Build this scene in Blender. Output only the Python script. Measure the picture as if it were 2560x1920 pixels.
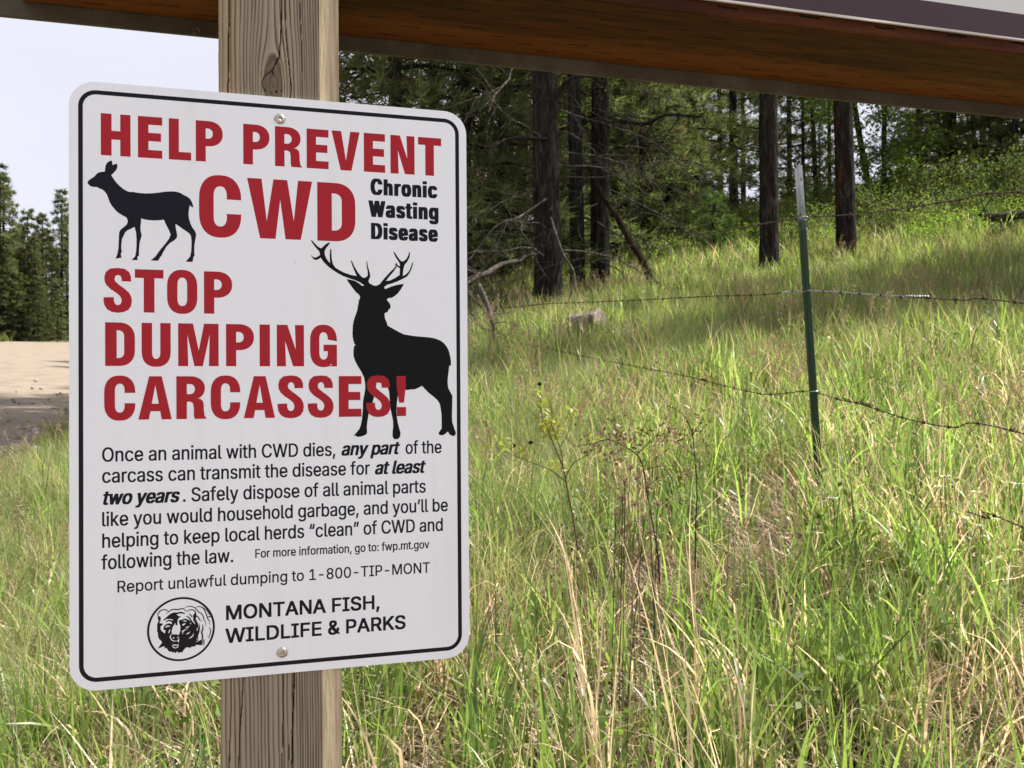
import bpy, bmesh, math, random
import numpy as np
from mathutils import Vector, Matrix, Euler

for _o in list(bpy.data.objects):
    bpy.data.objects.remove(_o)
scene = bpy.context.scene
COL = scene.collection
R_ = math.radians
EYE = Vector((0.0, 0.0, 1.5))

# ------------------------------------------------------------------ camera
cam_data = bpy.data.cameras.new('camera')
cam = bpy.data.objects.new('camera', cam_data)
COL.objects.link(cam)
scene.camera = cam
cam_data.sensor_width = 36.0
cam_data.lens = 2200.0 / 2560.0 * 36.0
cam_data.clip_start = 0.05
cam_data.clip_end = 1500.0
FWD = Vector((0.0, 0.999941, 0.010881)).normalized()
RIGHT = Vector((0.999976, 0.000075, -0.006875))
UPV = RIGHT.cross(FWD).normalized()
RIGHT = FWD.cross(UPV).normalized()
_m = Matrix((RIGHT, UPV, -FWD)).transposed().to_4x4()
_m.translation = EYE
cam.matrix_world = _m
cam_data.dof.use_dof = True
cam_data.dof.focus_distance = 0.70
cam_data.dof.aperture_fstop = 36.0

# ------------------------------------------------------------------ light
SUN_AZ = 16.2      # degrees from +X towards +Y
SUN_EL = 54.0
world = bpy.data.worlds.new('World')
scene.world = world
world.use_nodes = True
wn = world.node_tree
for n in list(wn.nodes):
    wn.nodes.remove(n)
w_out = wn.nodes.new('ShaderNodeOutputWorld')
w_bg = wn.nodes.new('ShaderNodeBackground')
w_sky = wn.nodes.new('ShaderNodeTexSky')
w_sky.sky_type = 'NISHITA'
w_sky.sun_disc = False
w_sky.sun_elevation = R_(SUN_EL)
w_sky.sun_rotation = R_(90.0 - SUN_AZ)
w_sky.altitude = 1000.0
w_sky.air_density = 1.0
w_sky.dust_density = 3.0
w_sky.ozone_density = 1.0
# thin high cloud: mixes the blue towards a pale milky white, with soft drifting streaks
w_tc = wn.nodes.new('ShaderNodeTexCoord')
w_map = wn.nodes.new('ShaderNodeMapping')
w_map.inputs['Scale'].default_value = (1.2, 1.2, 4.0)
w_noise = wn.nodes.new('ShaderNodeTexNoise')
w_noise.inputs['Scale'].default_value = 1.6
w_noise.inputs['Detail'].default_value = 5.0
w_ramp = wn.nodes.new('ShaderNodeMapRange')
w_ramp.inputs['From Min'].default_value = 0.3
w_ramp.inputs['From Max'].default_value = 0.7
w_ramp.inputs['To Min'].default_value = 0.82
w_ramp.inputs['To Max'].default_value = 0.96
w_mix = wn.nodes.new('ShaderNodeMix')
w_mix.data_type = 'RGBA'
w_mix.inputs[7].default_value = (7.6, 7.6, 8.5, 1.0)
wn.links.new(w_tc.outputs['Generated'], w_map.inputs['Vector'])
wn.links.new(w_map.outputs['Vector'], w_noise.inputs['Vector'])
wn.links.new(w_noise.outputs['Fac'], w_ramp.inputs['Value'])
wn.links.new(w_ramp.outputs['Result'], w_mix.inputs[0])
wn.links.new(w_sky.outputs['Color'], w_mix.inputs[6])
wn.links.new(w_mix.outputs[2], w_bg.inputs['Color'])
w_bg.inputs['Strength'].default_value = 0.055
wn.links.new(w_bg.outputs['Background'], w_out.inputs['Surface'])

sun_data = bpy.data.lights.new('sun', 'SUN')
sun_data.energy = 5.0
sun_data.angle = R_(0.9)
sun_data.color = (1.0, 0.955, 0.88)
sun = bpy.data.objects.new('sun', sun_data)
COL.objects.link(sun)
sun_dir = Vector((math.cos(R_(SUN_EL)) * math.cos(R_(SUN_AZ)), math.cos(R_(SUN_EL)) * math.sin(R_(SUN_AZ)), math.sin(R_(SUN_EL))))
sun.rotation_euler = sun_dir.to_track_quat('Z', 'Y').to_euler()
sun.location = (10, 10, 30)

vs = scene.view_settings
vs.view_transform = 'Standard'
vs.look = 'None'
vs.gamma = 1.0
vs.exposure = 1.17
vs.use_curve_mapping = False
scene.render.engine = 'CYCLES'
scene.cycles.use_denoising = True
scene.cycles.max_bounces = 8
scene.cycles.transmission_bounces = 6
scene.cycles.transparent_max_bounces = 8
scene.cycles.sample_clamp_indirect = 6.0

# ------------------------------------------------------------------ helpers
def tag(o, label=None, cat=None, group=None, kind=None):
    if label: o['label'] = label
    if cat: o['category'] = cat
    if group: o['group'] = group
    if kind: o['kind'] = kind
    return o

def empty(name, loc=(0, 0, 0), rz=0.0, label=None, cat=None, group=None):
    o = bpy.data.objects.new(name, None)
    o.empty_display_size = 0.1
    COL.objects.link(o)
    o.location = loc
    o.rotation_euler = (0, 0, rz)
    return tag(o, label, cat, group)

def link(name, me, mat=None, parent=None, smooth=False):
    if mat is not None and not me.materials:
        me.materials.append(mat)
    if smooth and len(me.polygons):
        me.polygons.foreach_set('use_smooth', np.ones(len(me.polygons), dtype=bool))
    o = bpy.data.objects.new(name, me)
    COL.objects.link(o)
    if parent is not None:
        o.parent = parent
    return o

def mesh_np(name, verts, faces, attrs=None):
    """faces: list/array of tris or quads (uniform) or list of arrays of different sizes."""
    me = bpy.data.meshes.new(name)
    verts = np.asarray(verts, dtype=np.float32)
    groups = faces if isinstance(faces, list) and len(faces) and isinstance(faces[0], np.ndarray) and faces[0].ndim == 2 else [np.asarray(faces)]
    groups = [g for g in groups if len(g)]
    nl = sum(g.size for g in groups); npoly = sum(len(g) for g in groups)
    me.vertices.add(len(verts)); me.vertices.foreach_set('co', verts.ravel())
    me.loops.add(nl); me.polygons.add(npoly)
    me.loops.foreach_set('vertex_index', np.concatenate([g.ravel() for g in groups]).astype(np.int32))
    tot = np.concatenate([np.full(len(g), g.shape[1]) for g in groups])
    st = np.concatenate([[0], np.cumsum(tot)[:-1]])
    me.polygons.foreach_set('loop_start', st.astype(np.int32))
    me.polygons.foreach_set('loop_total', tot.astype(np.int32))
    me.update(calc_edges=True)
    if attrs:
        for k, v in attrs.items():
            v = np.asarray(v, dtype=np.float32)
            if v.shape[1] == 3: v = np.c_[v, np.ones(len(v), dtype=np.float32)]
            a = me.attributes.new(k, 'FLOAT_COLOR', 'POINT')
            a.data.foreach_set('color', v.ravel())
    me.validate()
    return me

class Acc:
    """accumulates verts / faces / colours from several generators"""
    def __init__(s): s.v = []; s.f = {}; s.c = []; s.n = 0
    def add(s, v, f, c=None):
        v = np.asarray(v, dtype=np.float32).reshape(-1, 3)
        f = np.asarray(f)
        s.f.setdefault(f.shape[1], []).append(f + s.n)
        s.v.append(v); s.n += len(v)
        if c is None: c = np.zeros((len(v), 3), dtype=np.float32)
        s.c.append(np.asarray(c, dtype=np.float32))
    def mesh(s, name):
        return mesh_np(name, np.concatenate(s.v), [np.concatenate(g) for g in s.f.values()], {'tint': np.concatenate(s.c)})

def box_mesh(name, x0, x1, y0, y1, z0, z1, bevel=0.0, seg=2):
    bm = bmesh.new()
    bmesh.ops.create_cube(bm, size=1.0)
    for v in bm.verts:
        v.co = Vector(((v.co.x + .5) * (x1 - x0) + x0, (v.co.y + .5) * (y1 - y0) + y0, (v.co.z + .5) * (z1 - z0) + z0))
    if bevel > 0:
        bmesh.ops.bevel(bm, geom=bm.edges[:], offset=bevel, segments=seg, affect='EDGES', profile=0.5)
    me = bpy.data.meshes.new(name); bm.to_mesh(me); bm.free()
    return me

def tube(acc, pts, radii, sides=6, c=(0, 0, 0), cap=True):
    pts = np.asarray(pts, dtype=float); n = len(pts)
    if np.isscalar(radii): radii = np.full(n, radii)
    d = np.gradient(pts, axis=0)
    d /= np.linalg.norm(d, axis=1)[:, None] + 1e-12
    ref = np.array([0.0, 0.0, 1.0]) if abs(d[0][2]) < 0.9 else np.array([1.0, 0.0, 0.0])
    a = np.cross(d, ref); 
    bad = np.linalg.norm(a, axis=1) < 1e-3
    a[bad] = np.cross(d[bad], np.array([0.3, 0.9, 0.1]))
    a /= np.linalg.norm(a, axis=1)[:, None]
    for i in range(1, n):      # transport
        if a[i] @ a[i - 1] < 0: a[i] = -a[i]
    b = np.cross(d, a)
    th = np.arange(sides) / sides * 2 * math.pi
    ring = (np.cos(th)[None, :, None] * a[:, None, :] + np.sin(th)[None, :, None] * b[:, None, :]) * np.asarray(radii)[:, None, None] + pts[:, None, :]
    v = ring.reshape(-1, 3)
    i = np.arange(n - 1)[:, None] * sides; j = np.arange(sides)[None, :]; k = (j + 1) % sides
    f = np.stack([i + j, i + k, i + sides + k, i + sides + j], -1).reshape(-1, 4)
    acc.add(v, f, np.tile(np.asarray(c, dtype=float), (len(v), 1)))
    if cap:
        v2 = np.concatenate([ring[0], pts[:1], ring[-1], pts[-1:]])
        t = np.arange(sides); u = (t + 1) % sides
        f2 = np.concatenate([np.stack([u, t, np.full(sides, sides)], 1), np.stack([t + sides + 1, u + sides + 1, np.full(sides, 2 * sides + 1)], 1)])
        acc.add(v2, f2, np.tile(np.asarray(c, dtype=float), (len(v2), 1)))

def at(px, py, depth):
    """the point seen at photo pixel (px, py) at distance `depth` in front of the eye along Y"""
    d = RIGHT * ((px - 1280) / 2200.0) + UPV * ((960 - py) / 2200.0) + FWD
    return EYE + d * (depth / d.y)

def smooth(t):
    t = np.clip(t, 0, 1); return t * t * (3 - 2 * t)

def catmull(P, n=6):
    P = np.asarray(P, dtype=float)
    if len(P) < 3: return P
    Q = np.concatenate([[2 * P[0] - P[1]], P, [2 * P[-1] - P[-2]]]); out = []
    for i in range(1, len(Q) - 2):
        p0, p1, p2, p3 = Q[i - 1:i + 3]
        for t in np.arange(n) / n:
            out.append(0.5 * ((2 * p1) + (-p0 + p2) * t + (2 * p0 - 5 * p1 + 4 * p2 - p3) * t * t + (-p0 + 3 * p1 - 3 * p2 + p3) * t ** 3))
    out.append(Q[-2]); return np.array(out)

# value noise (numpy) for terrain and wood
_rs = np.random.RandomState(7)
_tab = _rs.rand(256, 256)
def vnoise(x, y):
    x = np.asarray(x, dtype=float); y = np.asarray(y, dtype=float)
    xi = np.floor(x).astype(int); yi = np.floor(y).astype(int); xf = x - xi; yf = y - yi
    xf = xf * xf * (3 - 2 * xf); yf = yf * yf * (3 - 2 * yf)
    g = lambda a, b: _tab[a % 256, b % 256]
    return (g(xi, yi) * (1 - xf) + g(xi + 1, yi) * xf) * (1 - yf) + (g(xi, yi + 1) * (1 - xf) + g(xi + 1, yi + 1) * xf) * yf
def fbm(x, y, o=4):
    s = 0; a = .5
    for i in range(o):
        s = s + a * vnoise(x * 2 ** i + 17.3 * i, y * 2 ** i + 5.1 * i); a *= .5
    return s

def ground_z(x, y, rough=True):
    x = np.asarray(x, dtype=float); y = np.asarray(y, dtype=float)
    s = x + .248 * y
    hroad = .08 * y + .04 * np.maximum(0, -s - 3.77)
    hroad = np.where(s < -19, hroad + (-19 - s) * .04, hroad)
    yy = np.where(y < 28, y, 28 + (y - 28) * .3)
    hr = .2 * yy + .08 * np.clip(x, -30, 60) + .07 * np.clip(y - 15.5, 0, 14) + .05 * np.clip(x - 5, 0, 14) * smooth((y - 13) / 7) + .19 * np.exp(-((x - 1.3) ** 2 + (y - 3.9) ** 2) / 1.6)
    t = smooth((s + 3.4) / 4.6)
    h = hroad * (1 - t) + hr * t
    if rough:
        h = h + (fbm(x * .35 + 40, y * .35 + 40, 4) - .47) * .35 * smooth((s + 2.4) / 2) + (fbm(x * 1.7, y * 1.7, 3) - .44) * .09 * smooth((s + 2.9) / 1.0)
    return h
def gz(x, y): return float(ground_z(x, y))

# ------------------------------------------------------------------ material helper
class NT:
    def __init__(s, name):
        s.m = bpy.data.materials.new(name); s.m.use_nodes = True
        s.t = s.m.node_tree
        for n in list(s.t.nodes): s.t.nodes.remove(n)
        s.out = s.n('ShaderNodeOutputMaterial')
    def n(s, typ, **kw):
        nd = s.t.nodes.new(typ)
        for k, v in kw.items():
            if k.startswith('i_'):
                nd.inputs[k[2:].replace('_', ' ')].default_value = v
            else: setattr(nd, k, v)
        return nd
    def l(s, a, b): s.t.links.new(a, b)
    def bsdf(s, color=(.5, .5, .5), rough=.6, spec=.3, metal=0.0):
        b = s.n('ShaderNodeBsdfPrincipled')
        b.inputs['Roughness'].default_value = rough
        b.inputs['Specular IOR Level'].default_value = spec
        b.inputs['Metallic'].default_value = metal
        if isinstance(color, tuple): b.inputs['Base Color'].default_value = (*color, 1)
        else: s.l(color, b.inputs['Base Color'])
        s.l(b.outputs[0], s.out.inputs['Surface'])
        s.b = b
        return b
    def noise(s, scale, detail=4, rough=.55, vec=None, dist=0.0):
        nd = s.n('ShaderNodeTexNoise')
        nd.inputs['Scale'].default_value = scale; nd.inputs['Detail'].default_value = detail
        nd.inputs['Roughness'].default_value = rough; nd.inputs['Distortion'].default_value = dist
        if vec is not None: s.l(vec, nd.inputs['Vector'])
        return nd.outputs['Fac']
    def coord(s, which='Object', scale=(1, 1, 1), rot=(0, 0, 0), loc=(0, 0, 0)):
        tc = s.n('ShaderNodeTexCoord'); mp = s.n('ShaderNodeMapping')
        mp.inputs['Scale'].default_value = scale; mp.inputs['Rotation'].default_value = rot; mp.inputs['Location'].default_value = loc
        s.l(tc.outputs[which], mp.inputs['Vector'])
        return mp.outputs['Vector']
    def ramp(s, fac, stops, interp='LINEAR'):
        r = s.n('ShaderNodeValToRGB'); cr = r.color_ramp; cr.interpolation = interp
        while len(cr.elements) < len(stops): cr.elements.new(.5)
        for e, (p, c) in zip(cr.elements, stops):
            e.position = p; e.color = (*c, 1) if len(c) == 3 else c
        s.l(fac, r.inputs['Fac'])
        return r.outputs['Color']
    def mix(s, fac, a, b, mode='MIX'):
        m = s.n('ShaderNodeMix', data_type='RGBA', blend_type=mode)
        for i, v in ((0, fac), (6, a), (7, b)):
            if isinstance(v, (int, float)): m.inputs[i].default_value = v
            elif isinstance(v, tuple): m.inputs[i].default_value = (*v, 1) if len(v) == 3 else v
            else: s.l(v, m.inputs[i])
        return m.outputs[2]
    def math(s, op, a, b=0.5):
        m = s.n('ShaderNodeMath', operation=op)
        for i, v in ((0, a), (1, b)):
            if isinstance(v, (int, float)): m.inputs[i].default_value = v
            else: s.l(v, m.inputs[i])
        return m.outputs[0]
    def bump(s, h, strength=.3, dist=.01):
        b = s.n('ShaderNodeBump'); b.inputs['Strength'].default_value = strength; b.inputs['Distance'].default_value = dist
        s.l(h, b.inputs['Height']); s.l(b.outputs[0], s.b.inputs['Normal'])
    def attr(s, name='tint', typ='GEOMETRY'):
        a = s.n('ShaderNodeAttribute', attribute_name=name, attribute_type=typ)
        sp = s.n('ShaderNodeSeparateColor'); s.l(a.outputs['Color'], sp.inputs[0])
        return a.outputs['Color'], sp.outputs[0], sp.outputs[1], sp.outputs[2]

def leafy(name, dark, light, dryc, trans=.45, rough=.45, tmul=1.5, rand=True, spec=.35, vr=(.72, 1.25)):
    """thin translucent leaf / blade. tint.r random, tint.g along the blade, tint.b dryness"""
    t = NT(name)
    col, r, g, b = t.attr()
    c = t.mix(r, dark, light)
    if rand:
        oi = t.n('ShaderNodeObjectInfo')
        hs = t.n('ShaderNodeHueSaturation')
        v = t.n('ShaderNodeMapRange'); v.inputs['To Min'].default_value = vr[0]; v.inputs['To Max'].default_value = vr[1]
        t.l(oi.outputs['Random'], v.inputs['Value']); t.l(v.outputs[0], hs.inputs['Value'])
        h = t.n('ShaderNodeMapRange'); h.inputs['To Min'].default_value = .485; h.inputs['To Max'].default_value = .515
        m2 = t.math('FRACT', t.math('MULTIPLY', oi.outputs['Random'], 7.31)); t.l(m2, h.inputs['Value']); t.l(h.outputs[0], hs.inputs['Hue'])
        t.l(c, hs.inputs['Color']); c = hs.outputs['Color']
    c = t.mix(b, c, dryc)
    p = t.n('ShaderNodeBsdfPrincipled'); p.inputs['Roughness'].default_value = rough; p.inputs['Specular IOR Level'].default_value = spec
    t.l(c, p.inputs['Base Color'])
    tr = t.n('ShaderNodeBsdfTranslucent')
    ct = t.mix(1.0, c, t.mix(b, (tmul, tmul * 1.08, tmul * .62), (tmul * .95, tmul * .86, tmul * .72)), 'MULTIPLY')
    t.l(ct, tr.inputs['Color'])
    ms = t.n('ShaderNodeMixShader'); ms.inputs[0].default_value = trans
    t.l(p.outputs[0], ms.inputs[1]); t.l(tr.outputs[0], ms.inputs[2]); t.l(ms.outputs[0], t.out.inputs['Surface'])
    return t.m

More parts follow.
